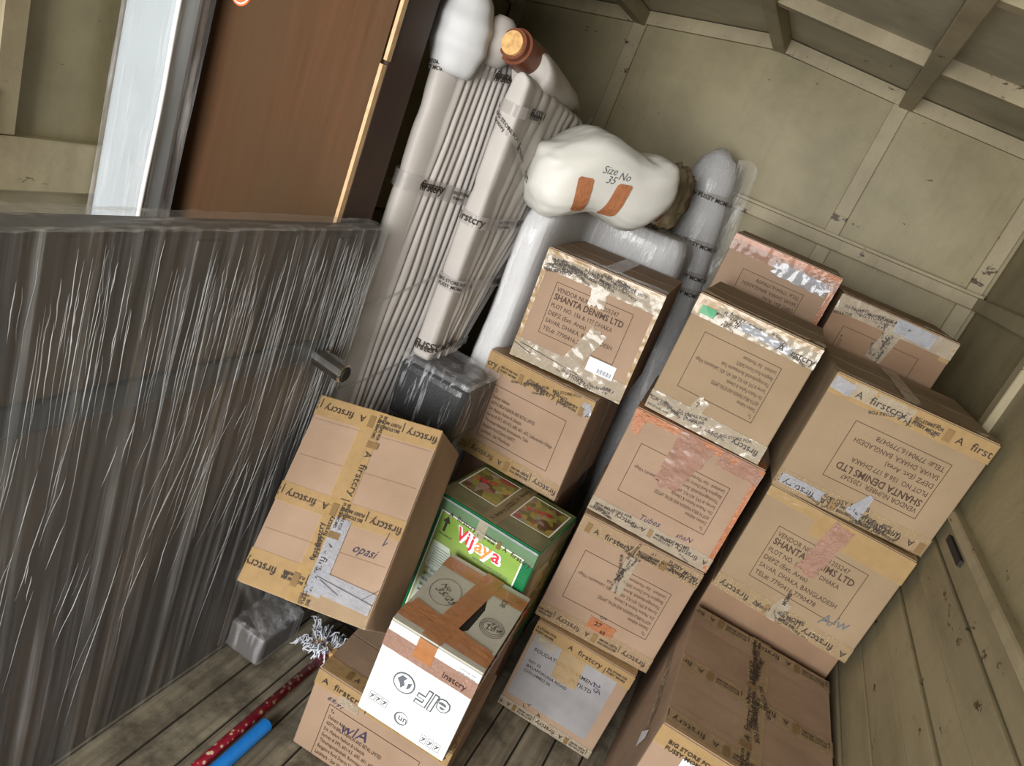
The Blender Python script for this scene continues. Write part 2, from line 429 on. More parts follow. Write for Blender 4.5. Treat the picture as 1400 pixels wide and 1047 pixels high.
    def text(s, f, body, u, v, size, ang=0.0, key=('address_print', 'print'), bold=0.0, shear=0.0, e=0.0016, width=None, clip=True):
        vs, fs, wd = text_geo(body, bold, shear)
        sx = (width / wd if width else size); c, q = cos(ang), sin(ang); a, b = s.size(f); out = []; bad = set()
        for i, (x, y) in enumerate(vs):
            x *= sx; y *= size; uu = u + c * x - q * y; vv = v + q * x + c * y
            if not (0.001 < uu < a - 0.001 and 0.001 < vv < b - 0.001): bad.add(i)
            out.append(s.P(f, uu, vv, e))
        s.marks.setdefault(key, MB()).add(out, [p for p in fs if not (bad and any(i in bad for i in p))])
    def tape_text(s, f, u, v, L, size=0.024, ang=0.0, start=0, key=('tape_print', 'black_print'), e=0.0042):
        """the wording printed along the packing tape"""
        t = Vector((cos(ang), sin(ang))); n = Vector((-t.y, t.x)); x = 0.0; i = start
        k = size / 0.024
        while x < L:
            it = i % 4
            q = Vector((u, v)) + t * x
            if it == 0: s.text(f, 'A', q.x, q.y, size, ang, key, 0.004, e=e); x += 0.034 * k
            elif it == 1: s.text(f, 'firstcry', q.x, q.y, size * 1.12, ang, key, 0.003, e=e, width=0.082 * k); x += 0.092 * k
            elif it == 2:
                q1 = q + n * 0.0105 * k; q2 = q - n * 0.002 * k; q0 = q - n * 0.006 * k
                s.text(f, '|', q0.x, q0.y, size * 1.1, ang, key, e=e)
                q1 += t * 0.008 * k; q2 += t * 0.008 * k
                s.text(f, 'BIG STORE FOR', q1.x, q1.y, size * 0.46, ang, key, 0.02, e=e, width=0.064 * k)
                s.text(f, 'FUSSY MOMS', q2.x, q2.y, size * 0.46, ang, key, 0.02, e=e, width=0.062 * k); x += 0.078 * k
            else:
                a = q - n * 0.006 * k; b = a + t * 0.016 * k; c = b + n * 0.03 * k; d = a + n * 0.03 * k
                a_, b_ = s.size(f)
                if all(0 < p.x < a_ and 0 < p.y < b_ for p in (a, b, c, d)):
                    s.poly(('tape_mark', 'bar_tape'), f, [a, b, c, d], e)
                x += 0.026 * k
            i += 1
    def frame(s, f, u0, v0, u1, v1, t=0.0016, key=('address_print', 'print')):
        for a in ((u0, v0, u1, v0 + t), (u0, v1 - t, u1, v1), (u0, v0, u0 + t, v1), (u1 - t, v0, u1, v1)):
            s.rect(key, f, *a, e=0.0013, n=5)
    def block(s, lines, u0, v0, u1, v1, inv=False, sizes=None, f='front', top=0.16, fr=True):
        """framed block of printed lines; inv turns it upside down"""
        if fr: s.frame(f, u0, v0, u1, v1)
        n = len(lines); Hh = v1 - v0; Wd = u1 - u0; step = Hh * (0.94 - top * 0.2) / n
        for i, (tx, rel, bold) in enumerate(lines):
            sz = step * 0.8 * (sizes[i] if sizes else 1)
            y = Hh - step * (i + 0.92) - Hh * 0.02; x = 0.035 * Wd
            if inv: s.text(f, tx, u1 - x, v1 - y, sz, pi, bold=bold, width=rel * Wd)
            else: s.text(f, tx, u0 + x, v0 + y, sz, 0, bold=bold, width=rel * Wd)
    def scrawl(s, f, body, u, v, size, ang=0.0, key=('handwriting', 'pen')):
        s.text(f, body, u, v, size, ang, key, -0.004, 0.4, e=0.003)
    def loop(s, f, u, v, ru, rv, t=0.0013, key=('handwriting', 'pen'), n=26):
        vs = []; mb = s.marks.setdefault(key, MB())
        for i in range(n):
            a = 2 * pi * i / n
            vs += [s.P(f, u + (ru + d) * cos(a), v + (rv + d) * sin(a), 0.003) for d in (0, t)]
        mb.add(vs, [(2 * i, 2 * ((i + 1) % n), 2 * ((i + 1) % n) + 1, 2 * i + 1) for i in range(n)])
    def line(s, key, f, p, q, t=0.0015, e=0.0022):
        p = Vector(p); q = Vector(q); d = (q - p).normalized(); n = Vector((-d.y, d.x)) * t / 2
        s.poly(key, f, [p - n, q - n, q + n, p + n], e)
    def chaos(s, f, u0, v0, u1, v1, n, size=0.016, ang0=0.0):
        """overlapping layers of tape print in a crumpled stretch of tape"""
        for i in range(int(n * 1.6)):
            s.text(f, random.choice(['firstcry', 'A firstcry', 'FUSSY MOMS', 'BIG STORE FOR', 'stcry', 'A f']), random.uniform(u0, u1), random.uniform(v0, v1), size * random.uniform(0.5, 1.15), ang0 + random.uniform(-0.35, 0.35) + random.choice((0, 0, pi)), ('tape_print', 'black_print'), 0.012, e=0.0042)
    def done(s):
        for key, mb in s.marks.items():
            nm, mt = key
            fix = mb.build(nm, M[mt], s.root); fix['kind'] = 'stuff'
        s.marks = {}
        return s.root

VENDOR = [('VENDOR NUMBER: 1205247', 0.80, 0.0), ('SHANTA DENIMS LTD', 0.90, 0.018), ('PLOT NO. 156 & 177 DHAKA', 0.80, 0.0),
          ('DEPZ (Ext. Area)', 0.50, 0.0), ('SAVAR, DHAKA, BANGLADESH', 0.88, 0.0), ('TEL#: 7790416,7790478', 0.70, 0.0)]
VS = [0.95, 1.35, 0.95, 0.95, 0.95, 0.95]
ADDR = [('To', 0.04, 0), ('Delivery Address:', 0.24, 0), ('ADITYA BIRLA FASHION AND RETAIL LIMITED', 0.62, 0), ('Div. Madura Fashion & Lifestyle', 0.46, 0),
        ('Survey # 593, 601/4,5, 600, 601, 603, Lakkasandra Village', 0.92, 0), ('Thirumagondanahalli, Bommasandra Taluk', 0.62, 0),
        ('Bangalore Rural District 560072', 0.46, 0), ('Landmark - Star Warehouse', 0.42, 0)]

# ================================================================== SETTING
# floor of planks
fl = MB(); fl.box((XL - 0.1, YR, FLOOR - 0.05), (XR + 0.1, YB + 0.05, FLOOR - 0.012))
floor = structure('floor', fl.build('floor', M['gap']))
pw = 0.098
x = XL; i = 0
while x < XR - 0.001:
    x1 = min(XR, x + pw)
    mb = MB(); dz = random.uniform(-0.004, 0.0)
    mb.box((x + 0.003, YR, FLOOR - 0.014), (x1 - 0.003, YB, FLOOR + dz))
    mb.build('plank', M['floor'], floor, bevel=0.002, seg=1)
    x = x1; i += 1

# front bulkhead
POSTS = [XA - 1.13 + 0.03, XA - 0.54, XA + 0.54, XA + 1.13 - 0.03]
mb = MB(); n = 20
xs = sorted([XL - 0.02 + (XR - XL + 0.04) * k / n for k in range(n + 1)] + [XA - 0.54, XA + 0.03, XA + 0.54])
for a, b in zip(xs, xs[1:]):
    mb.add([(a, YB, FLOOR), (b, YB, FLOOR), (b, YB, roof_z(b)), (a, YB, roof_z(a)), (a, YB + .04, FLOOR), (b, YB + .04, FLOOR), (b, YB + .04, roof_z(b)), (a, YB + .04, roof_z(a))],
           [(0, 1, 2, 3), (7, 6, 5, 4), (3, 2, 6, 7)])
wf = structure('wall_front', mb.build('wall_front', M['wall']))
RAIL = -0.03
def sheet(a, b, zlo, ztop, name='panel', par=wf):
    mb = MB(); nn = 8; vs = []
    for j in range(nn + 1):
        for k in range(nn + 1):
            xx = a + (b - a) * k / nn; zt = ztop(xx) if callable(ztop) else ztop
            zz = zlo + (zt - zlo) * j / nn
            bl = sin(pi * k / nn) * sin(pi * j / nn) * 0.008 * (1 + noise.noise(Vector((xx * 3, zz * 3, 1))))
            vs.append((xx, YB - 0.006 - bl, zz))
    m = nn + 1
    mb.add(vs, [(j * m + k, j * m + k + 1, (j + 1) * m + k + 1, (j + 1) * m + k) for j in range(nn) for k in range(nn)])
    return mb.build(name, M['panel'], par, smooth=True)
for a, b in zip(POSTS, POSTS[1:]):
    sheet(a + 0.03, b - 0.03, RAIL + 0.03, lambda xx: roof_z(xx) - 0.055)
    sheet(a + 0.03, b - 0.03, -0.62, RAIL - 0.04)
    sheet(a + 0.03, b - 0.03, FLOOR + 0.02, -0.68)
for p in POSTS:
    for z0, z1 in ((FLOOR, -0.62), (-0.68, RAIL - 0.03), (RAIL + 0.02, roof_z(p) - 0.04)):
        mb = MB(); mb.box((p - 0.03, YB - 0.022, z0), (p + 0.03, YB, z1)); mb.build('post', M['frame'], wf, bevel=0.003, seg=1)
    mb = MB()
    for z in (-0.5, -0.3, -0.14, 0.05, 0.2, 0.33):
        mb.tube([(p, YB - 0.022, z), (p, YB - 0.026, z)], 0.005, 8)
    mb.build('rivet', M['frame'], wf)['kind'] = 'stuff'
mb = MB(); mb.box((XL, YB - 0.028, RAIL - 0.03), (XR, YB, RAIL + 0.02)); mb.build('rail', M['frame'], wf, bevel=0.004, seg=1)
mb = MB(); mb.box((XL, YB - 0.05, RAIL + 0.02), (XR, YB, RAIL + 0.03)); mb.build('rail_lip', M['frame'], wf)
mb = MB(); mb.box((XL, YB - 0.028, -0.68), (XR, YB, -0.62)); mb.build('rail', M['frame'], wf, bevel=0.004, seg=1)
mb = MB()
for a, b in zip(xs, xs[1:]):
    za, zb = roof_z(a), roof_z(b)
    mb.add([(a, YB - .03, za - .055), (b, YB - .03, zb - .055), (b, YB - .03, zb - .004), (a, YB - .03, za - .004), (a, YB, za - .055), (b, YB, zb - .055)], [(0, 1, 2, 3), (4, 5, 1, 0)])
mb.build('top_rail', M['frame'], wf)
mb = MB()
for k in range(16):
    xx = XL + 0.1 + k * 0.14
    mb.tube([(xx, YB - 0.030, roof_z(xx) - 0.042), (xx, YB - 0.035, roof_z(xx) - 0.042)], 0.005, 8)
mb.build('rivet', M['frame'], wf)['kind'] = 'stuff'

# roof
mb = MB(); yy = [YR, YB + 0.04]
for a, b in zip(xs, xs[1:]):
    za, zb = roof_z(a), roof_z(b)
    mb.add([(a, yy[0], za), (b, yy[0], zb), (b, yy[1], zb), (a, yy[1], za), (a, yy[0], za + .02), (b, yy[0], zb + .02), (b, yy[1], zb + .02), (a, yy[1], za + .02)], [(0, 3, 2, 1), (4, 5, 6, 7)])
ceil = structure('ceiling', mb.build('ceiling', M['roof']))
for p in (XA - 0.54, XA + 0.035, XA + 0.555):
    mb = MB(); z = roof_z(p); mb.box((p - 0.026, YR, z - 0.06), (p + 0.026, YB - 0.03, z - 0.001)); mb.build('purlin', M['purlin'], ceil, bevel=0.004, seg=1)
for y in (2.54, 1.80, 1.06, 0.32, -0.36):
    mb = MB()
    for a, b in zip(xs, xs[1:]):
        za, zb = roof_z(a), roof_z(b)
        lo = 0.045
        mb.add([(a, y - .03, za - lo), (b, y - .03, zb - lo), (b, y - .03, zb), (a, y - .03, za), (a, y + .01, za - lo), (b, y + .01, zb - lo), (b, y + .01, zb), (a, y + .01, za)],
               [(0, 1, 2, 3), (4, 5, 1, 0), (7, 6, 5, 4)])
    mb.build('roof_bow', M['frame'], ceil)

# left wall
LEDGE_L = -0.475
mb = MB(); mb.box((XL - 0.05, YR, FLOOR), (XL - 0.012, YB, roof_z(XL) + 0.02)); wl = structure('wall_left', mb.build('wall_left', M['wall']))
ly = [-0.7, 0.12, 1.06, 2.1, 3.17]
for a, b in zip(ly, ly[1:]):
    mb = MB(); mb.box((XL - 0.012, a + 0.03, LEDGE_L), (XL - 0.006, b - 0.03, 0.40)); mb.build('panel', M['panel'], wl)
    mb = MB(); mb.box((XL - 0.012, a + 0.02, FLOOR + 0.05), (XL - 0.004, b - 0.02, LEDGE_L - 0.13)); mb.build('panel', M['boards'], wl)
for a in ly[1:-1]:
    mb = MB(); mb.box((XL - 0.012, a - 0.02, LEDGE_L + 0.002), (XL + 0.022, a + 0.035, 0.42)); mb.build('post', M['frame'], wl, bevel=0.003, seg=1)
    mb = MB(); mb.box((XL - 0.012, a - 0.06, LEDGE_L + 0.002), (XL + 0.03, a - 0.022, LEDGE_L + 0.10)); mb.build('bracket', M['frame'], wl, bevel=0.004, seg=1)
mb = MB(); mb.box((XL - 0.012, YR, LEDGE_L - 0.125), (XL + 0.025, YB, LEDGE_L)); mb.build('ledge', M['frame'], wl, bevel=0.004, seg=1)
mb = MB(); mb.box((XL - 0.012, YR, 0.36), (XL + 0.02, YB, 0.42)); mb.build('rail', M['frame'], wl, bevel=0.004, seg=1)

# right wall
LEDGE_R = -0.50
mb = MB(); mb.box((XR + 0.012, YR, FLOOR), (XR + 0.05, YB, roof_z(XR) + 0.02)); wr = structure('wall_right', mb.build('wall_right', M['wall']))
ry = [-0.7, 0.3, 1.28, 2.26, 3.17]
for a, b in zip(ry, ry[1:]):
    mb = MB(); mb.box((XR + 0.006, a + 0.03, LEDGE_R + 0.0), (XR + 0.012, b - 0.03, 0.40)); mb.build('panel', M['panel'], wr)
for a in ry[1:-1]:
    mb = MB(); mb.box((XR - 0.016, a - 0.03, LEDGE_R + 0.17), (XR + 0.012, a + 0.03, 0.42)); mb.build('post', M['frame'], wr, bevel=0.003, seg=1)
mb = MB(); mb.box((XR - 0.012, YR, RAIL - 0.03), (XR + 0.012, YB, RAIL + 0.02)); mb.build('rail', M['frame'], wr, bevel=0.003, seg=1)
mb = MB(); mb.box((XR - 0.02, YR, LEDGE_R - 0.03), (XR + 0.012, YB, LEDGE_R)); mb.build('ledge', M['frame'], wr, bevel=0.004, seg=1)
zz = [LEDGE_R - 0.032, -0.60, -0.69, -0.77, -0.855, -0.97, -1.09, -1.22, -1.36, -1.52, FLOOR]
for k, (a, b) in enumerate(zip(zz, zz[1:])):
    pr = (0.005, 0.010, 0.003, 0.010, 0.005)[k % 5]
    mb = MB(); mb.box((XR - pr, YR, b + 0.0012), (XR + 0.012, YB - 0.03, a - 0.0012)); mb.build('board', M['boards'], wr, bevel=0.005, seg=2)
mb = MB(); mb.box((XR - 0.014, 1.80, LEDGE_R - 0.062), (XR - 0.003, 1.955, LEDGE_R - 0.045)); mb.build('slot_shade', M['dark'], wr)  # raised dark bar painted as the shade of a slot

# ================================================================== CARTONS
def E_(yaw, pitch, roll):
    R = Matrix.Rotation(yaw, 3, 'Z') @ Matrix.Rotation(pitch, 3, 'X') @ Matrix.Rotation(roll, 3, 'Y')
    return R.to_euler('XYZ')
def deg(a, b=0, c=0): return E_(RD(a), RD(b), RD(c))

# --- middle stack, bottom to top
c = Carton('carton', 'brown carton with grey panel reading FOUNDATION GARMENT, bottom of the middle stack', (-0.1745, 1.8851, -1.739), deg(3.1), (0.335, 0.40, 0.361), M['card'], 'printed cartons', seed=1)
c.rect(('grey_panel', 'grey_panel'), 'front', 0.012, 0.058, 0.296, 0.315, e=0.0008)
c.edge_tape('tan_tape', 'top', 0.05, 0.05)
c.tape_text('front', 0.118, 0.326, 0.21, 0.024, 0, 0)
c.text('front', 'A STORE FOR', 0.005, 0.336, 0.011, 0, ('tape_print', 'black_print'), 0.02, e=0.0042)
c.text('front', 'FUSSY MOMS', 0.005, 0.322, 0.011, 0, ('tape_print', 'black_print'), 0.02, e=0.0042)
c.tape('clear_tape', ('front', (0.0, 0.02), (0.335, 0.02), 0.036), crum=0.0012)
c.tape_text('front', 0.32, 0.026, 0.31, 0.02, pi, 2)
c.tape('tan_tape', ('front', (0.145, 0.315), (0.155, 0.20), 0.085), crum=0.001, ragged=0.006)
c.tape('clear_tape', ('front', (0.02, 0.305), (0.09, 0.293), 0.03), crum=0.0012, ragged=0.006)
for t, u, v, s_ in (('FOUDATION', 0.03, 0.252, 0.019), ('GARMENT', 0.158, 0.252, 0.019), ('(PVT)LTD', 0.165, 0.222, 0.019), ('NO 22', 0.03, 0.205, 0.015), ('BALAPOKUNA ROAD', 0.03, 0.185, 0.015), ('COLOMBO 06', 0.03, 0.165, 0.015)):
    c.text('front', t, u, v, s_, bold=0.012, key=('address_print', 'black_print'))
c.text('front', 'A', 0.13, 0.035, 0.022, 0.2, ('address_print', 'black_print')); c.text('front', 'Y', 0.105, 0.062, 0.02, 2.4, ('address_print', 'black_print')); c.text('front', 'L', 0.08, 0.04, 0.02, 0.3, ('address_print', 'black_print'))
c.scrawl('front', '2/5', 0.235, 0.27, 0.03, -1.2)
c.done()

c = Carton('carton', 'brown carton with upside-down address and orange number tag, second from floor in the middle stack', (-0.1953, 1.894, -1.3732), deg(7.28), (0.3803, 0.40, 0.392), M['card'], 'printed cartons', seed=2)
c.block(ADDR, 0.05, 0.105, 0.33, 0.285, True)
c.edge_tape('clear_brown', 'top', 0.055, 0.05, crum=0.0012); c.tape_text('front', 0.02, 0.349, 0.36, 0.025, 0, 3)
c.chaos('front', 0.16, 0.34, 0.34, 0.375, 7)
c.tape('clear_tape', ('front', (0.185, 0.335), (0.185, 0.20), 0.034), crum=0.0018, ragged=0.004); c.chaos('front', 0.165, 0.21, 0.185, 0.33, 9, 0.012, pi / 2)
c.tape('clear_brown', ('front', (0, 0.03), (0.38, 0.03), 0.055), crum=0.0012); c.tape_text('front', 0.365, 0.034, 0.35, 0.023, pi, 1)
c.tape('orange_tape', ('front', (0.155, 0.07), (0.24, 0.068), 0.042), e=0.002, ragged=0.005, name='orange_tag')
c.text('front', '27', 0.175, 0.069, 0.022, 0.0, ('tape_print', 'black_print'), 0.01, e=0.006); c.text('front', '65', 0.20, 0.052, 0.018, 0.0, ('tape_print', 'black_print'), 0.01, e=0.006)
c.text('front', 'ON', 0.18, 0.098, 0.014, 0.1, ('tape_print', 'black_print'), 0.01)
c.done()

c = Carton('carton', 'brown carton with torn orange tape over its address, third in the middle stack', (-0.1988, 1.9127, -0.972), deg(4.15), (0.382, 0.40, 0.352), M['card'], 'printed cartons', seed=3)
c.block(ADDR, 0.055, 0.10, 0.325, 0.262, True)
c.edge_tape('orange_tape', 'top', 0.022, 0.05, crum=0.0012, ragged=0.003)
c.tape('orange_tape', ('front', (0.028, 0.352), (0.02, 0.285), 0.05), ragged=0.01, taper=0.4, name='orange_tape_tear')
c.tape('pink_tape', ('front', (0.19, 0.345), (0.165, 0.175), 0.11), crum=0.0036, ragged=0.012, taper=0.6, name='wrinkled_tape')
c.tape('pink_tape', ('front', (0.26, 0.33), (0.382, 0.325), 0.05), crum=0.0016)
c.tape('orange_tape', ('front', (0.374, 0.31), (0.374, 0.0), 0.014), crum=0.001)
c.tape('clear_tape', ('front', (0.0, 0.028), (0.382, 0.024), 0.048), crum=0.0015)
c.tape_text('front', 0.37, 0.034, 0.36, 0.02, pi, 0); c.chaos('front', 0.0, 0.01, 0.3, 0.03, 8, 0.014)
c.scrawl('front', 'shaN', 0.26, 0.055, 0.022, 0.1); c.scrawl('front', 'Tubes', 0.15, 0.05, 0.026, 0.1)
c.done()

c = Carton('carton', 'brown carton with green tag at its corner and upside-down address, top of the middle stack', (-0.1848, 1.9287, -0.612), deg(0.26), (0.3387, 0.40, 0.350), M['card_olive'], 'printed cartons', seed=4)
c.block(ADDR, 0.055, 0.095, 0.272, 0.262, True)
c.edge_tape('clear_tape', 'top', 0.058, 0.05, crum=0.0018, u0=0.0); c.edge_tape('tan_tape', 'top', 0.012, 0.05, e=0.003)
c.chaos('front', 0.03, 0.298, 0.27, 0.33, 16, 0.013, -0.05); c.text('front', 'A firstcry', 0.235, 0.302, 0.026, 0.0, ('tape_print', 'black_print'), 0.01, e=0.0045)
c.tape('tan_tape', ('front', (0.0, 0.325), (0.06, 0.325), 0.05), e=0.0035)
c.tape('sheen_tape', ('front', (0.13, 0.318), (0.27, 0.31), 0.022), e=0.003, crum=0.0016, ragged=0.004, name='glossy_tape')
c.rect(('green_tag', 'green_tag'), 'front', 0.018, 0.302, 0.06, 0.325, e=0.006)
c.tape('clear_tape', ('front', (0.0, 0.03), (0.3387, 0.03), 0.056), crum=0.0018); c.chaos('front', 0.0, 0.012, 0.22, 0.04, 14, 0.011)
c.text('front', 'firstcry', 0.325, 0.036, 0.026, pi, ('tape_print', 'black_print'), 0.01, e=0.0045)
c.tape('clear_tape', ('front', (0.125, 0.05), (0.14, 0.095), 0.034), crum=0.0015, ragged=0.004); c.text('front', '7', 0.125, 0.066, 0.022, 0.2, ('tape_print', 'black_print'), e=0.0045)
c.done()

# --- left stack: hidden carton, green carton, address carton, vendor carton
c = Carton('carton', 'plain carton on the floor beneath the green carton', (-0.57, 1.69, -1.739), deg(-2), (0.345, 0.31, 0.277), M['card_brown'], 'plain cartons under the stacks', flaps=None, seed=5); c.done()
for k in range(2):
    c = Carton('carton', ('plain carton on the floor behind the green carton', 'plain carton directly beneath the upright-address carton')[k], (-0.655, 2.03, -1.739 + 0.345 * k), deg(0), (0.35, 0.33, 0.343), M['card_brown'], 'plain cartons beneath the left stack', flaps=None, seed=6 + k); c.done()

c = Carton('oil_carton', 'green and lime printed carton reading Vijaya with food pictures on its lid', (-0.5618, 1.6682, -1.4600), deg(-2.66, -1.5, -1.38), (0.3409, 0.3017, 0.415), M['green'], None, seed=8, dent=0.003)
w_, h_ = c.w, c.h
c.rect(('lime_panel', 'lime'), 'front', 0.035, 0.03, w_ - 0.035, h_ - 0.044, e=0.0010)
c.frame('front', 0.032, 0.03, w_ - 0.032, h_ - 0.040, 0.004, ('white_line', 'white_print'))
c.poly(('pale_panel', 'pale_print'), 'front', [(0.042, 0.10), (0.042, 0.275), (0.098, 0.275), (0.112, 0.24), (0.145, 0.19), (0.10, 0.04), (0.042, 0.04)][::1], 0.0016)
c.frame('front', 0.048, 0.20, 0.108, 0.268, 0.001, ('small_print', 'grey_print'))
for k in range(7): c.rect(('small_print', 'grey_print'), 'front', 0.052, 0.208 + k * 0.008, 0.104, 0.2095 + k * 0.008, e=0.0024, n=2)
for k, t in enumerate(['NET QUANTITY', 'BATCH NO.', 'PKD. DATE', 'BEST BEFORE', 'M.R.P. Rs.']):
    c.text('front', t, 0.05, 0.178 - 0.020 * k, 0.012, 0, ('small_print', 'grey_print'), 0.012, e=0.0026, width=0.056)
c.scrawl('front', '16', 0.055, 0.07, 0.022, 0.1)
c.poly(('arrow_mark', 'black_print'), 'front', [(0.056, 0.315), (0.064, 0.315), (0.064, 0.345), (0.072, 0.345), (0.060, 0.366), (0.048, 0.345), (0.056, 0.345)], 0.0022)
c.text('front', 'THIS SIDE UP', 0.046, 0.303, 0.008, 0, ('small_print', 'black_print'), 0.01, e=0.0026)
c.text('front', 'Vijaya', 0.096, 0.316, 0.060, 0.0, ('white_outline', 'white_print'), 0.055, e=0.0020, width=0.158)
c.text('front', 'Vi', 0.100, 0.318, 0.057, 0.0, ('red_lettering', 'red_print'), 0.02, e=0.0028, width=0.041)
c.text('front', 'j', 0.145, 0.318, 0.057, 0.0, ('red_lettering', 'red_print'), 0.02, e=0.0028, width=0.013)
c.text('front', 'ay', 0.164, 0.318, 0.057, 0.0, ('orange_lettering', 'orange_print'), 0.02, e=0.0028, width=0.054)
c.text('front', 'a', 0.221, 0.318, 0.057, 0.0, ('red_lettering', 'red_print'), 0.02, e=0.0028, width=0.026)
c.text('front', 'REFINED SUNFLOWER OIL', 0.17, 0.290, 0.010, 0, ('small_print', 'grey_print'), e=0.0026, width=0.12)
c.rect(('dark_print', 'olive_print'), 'top', 0.004, 0.004, w_ - 0.004, c.d - 0.004, e=0.0006)
for u0, u1 in ((0.012, 0.150), (0.195, 0.328)):
    c.rect(('picture', 'picture'), 'top', u0 + 0.006, 0.10, u1 - 0.006, 0.27, e=0.0012)
    c.frame('top', u0, 0.095, u1, 0.276, 0.005, ('white_line', 'white_print'))
    c.text('top', 'Vijaya', u0 + 0.02, 0.17, 0.035, 0.5, ('red_lettering', 'red_print'), 0.02, e=0.003, width=0.075)
c.tape('thin_tape', ('top', (0, 0.045), (w_, 0.045), 0.085), ('front', (0, h_ - 0.024), (w_, h_ - 0.024), 0.046), crum=0.0012)
c.tape('clear_brown', ('top', (0.172, 0), (0.172, c.d), 0.05), e=0.002, crum=0.0012)
c.tape_text('top', 0.178, 0.02, 0.28, 0.018, pi / 2, 0)
c.tape_text('front', 0.06, h_ - 0.045, 0.26, 0.019, -0.03, 0)
c.tape('sheen_tape', ('front', (0.003, h_ - 0.003), (w_ - 0.003, h_ - 0.003), 0.006), e=0.0035)
c.tape('clear_tape', ('front', (0.165, h_), (0.165, h_ - 0.06), 0.03), e=0.003, crum=0.0016)
c.rect(('dark_print', 'olive_print'), 'right', 0.03, 0.03, c.d - 0.02, h_ - 0.03, e=0.0008)
c.rect(('picture', 'picture'), 'right', 0.06, 0.12, c.d - 0.05, h_ - 0.09, e=0.0014)
c.text('right', 'Vijaya', 0.05, 0.09, 0.06, 0.0, ('red_lettering', 'red_print'), 0.02, e=0.0028, width=0.16)
c.tape('clear_brown', ('right', (0, h_ - 0.03), (c.d, h_ - 0.03), 0.05), crum=0.0012)
c.done()

c = Carton('carton', 'brown carton with upright delivery address, standing on the green carton', (-0.6668, 1.9637, -1.041), deg(-1.77, 0.71, -2.1), (0.3658, 0.40, 0.349), M['card'], 'printed cartons', seed=9)
c.block(ADDR, 0.05, 0.075, 0.305, 0.255, False)
c.edge_tape('tan_tape', 'top', 0.055, 0.05, crum=0.001)
c.text('front', 'cry', 0.005, 0.305, 0.027, 0, ('tape_print', 'black_print'), 0.01, e=0.0045); c.tape_text('front', 0.045, 0.304, 0.32, 0.022, -0.03, 2); c.chaos('front', 0.13, 0.295, 0.30, 0.32, 10, 0.016)
c.tape('clear_brown', ('front', (0, 0.028), (0.3658, 0.028), 0.055), crum=0.001); c.tape('tan_tape', ('front', (0, 0.028), (0.22, 0.024), 0.05), e=0.0018)
c.tape_text('front', 0.36, 0.034, 0.35, 0.024, pi, 1)
c.tape('sheen_tape', ('front', (0.34, 0.335), (0.36, 0.30), 0.025), crum=0.002, ragged=0.004, name='glossy_tape')
c.tape('clear_tape', ('right', (0.2, 0), (0.2, 0.349), 0.05), crum=0.0012)
c.done()

c = Carton('carton', 'brown carton with upright vendor print and white barcode sticker, topmost of the left stack', (-0.6245, 1.9752, -0.6800), deg(4.04, -0.4, -1.98), (0.3663, 0.42, 0.345), M['card'], 'printed cartons', seed=10, flap_lift=0.006)
c.block(VENDOR, 0.058, 0.10, 0.302, 0.262, False, VS)
c.edge_tape('clear_tape', 'top', 0.06, 0.055, crum=0.0016); c.chaos('front', 0.01, 0.298, 0.16, 0.322, 16, 0.015); c.chaos('front', 0.16, 0.31, 0.30, 0.33, 10, 0.013)
c.tape('tan_tape', ('front', (0.0, 0.338), (0.366, 0.338), 0.012), e=0.003); c.tape('tan_tape', ('front', (0.008, 0.345), (0.008, 0.0), 0.014))
c.tape('tan_tape', ('front', (0.36, 0.34), (0.36, 0.0), 0.012))
c.tape('clear_tape', ('front', (0.185, 0.30), (0.192, 0.24), 0.05), e=0.002, crum=0.0014, ragged=0.006)
c.tape('clear_tape', ('front', (0.0, 0.032), (0.366, 0.032), 0.062), crum=0.0016)
c.tape('clear_tape', ('front', (0.17, 0.02), (0.232, 0.175), 0.052), e=0.0025, crum=0.0018, ragged=0.008, name='loose_tape_tail')
c.line(('tape_print', 'black_print'), 'front', (0.02, 0.05), (0.22, 0.03), 0.002, 0.0045); c.line(('tape_print', 'black_print'), 'front', (0.0, 0.045), (0.06, 0.03), 0.002, 0.0045); c.chaos('front', 0.14, 0.012, 0.33, 0.03, 7, 0.014)
c.rect(('sticker', 'label'), 'front', 0.232, 0.055, 0.318, 0.098, e=0.004)
for k in range(13): c.rect(('barcode', 'grey_print'), 'front', 0.268 + k * 0.0034, 0.060, 0.2692 + k * 0.0034 + 0.001 * (k % 3 == 0), 0.074, e=0.005, n=1)
c.tape('clear_brown', ('top', (0.19, 0.0), (0.19, 0.42), 0.05), crum=0.0012)
c.done()

# --- right stack
for k in range(2):
    c = Carton('carton', ('plain carton on the floor behind the large tape-crossed carton', 'plain carton directly beneath the pinkish-tape vendor carton')[k], (0.215, 2.02, -1.739 + 0.362 * k), deg(0), (0.40, 0.36, 0.36), M['card_brown'], 'plain cartons beneath the right stack', flaps=None, seed=11 + k); c.done()
c = Carton('carton', 'brown carton with upright vendor print under a pinkish tape strip, against right wall', (0.2156, 1.9819, -1.0145), deg(-1.36), (0.4005, 0.40, 0.356), M['card_olive'], 'printed cartons', seed=13)
c.block(VENDOR, 0.072, 0.085, 0.325, 0.262, False, VS)
c.edge_tape('tan_tape', 'top', 0.075, 0.05, crum=0.001, u0=0.14); c.edge_tape('tan_tape', 'top', 0.03, 0.05, u1=0.14)
c.tape('pink_tape', ('front', (0.215, 0.345), (0.19, 0.175), 0.055), e=0.0022, crum=0.0012, ragged=0.008)
c.tape('clear_brown', ('front', (0.0, 0.026), (0.4, 0.026), 0.05), crum=0.0012); c.tape_text('front', 0.39, 0.030, 0.38, 0.026, pi, 0)
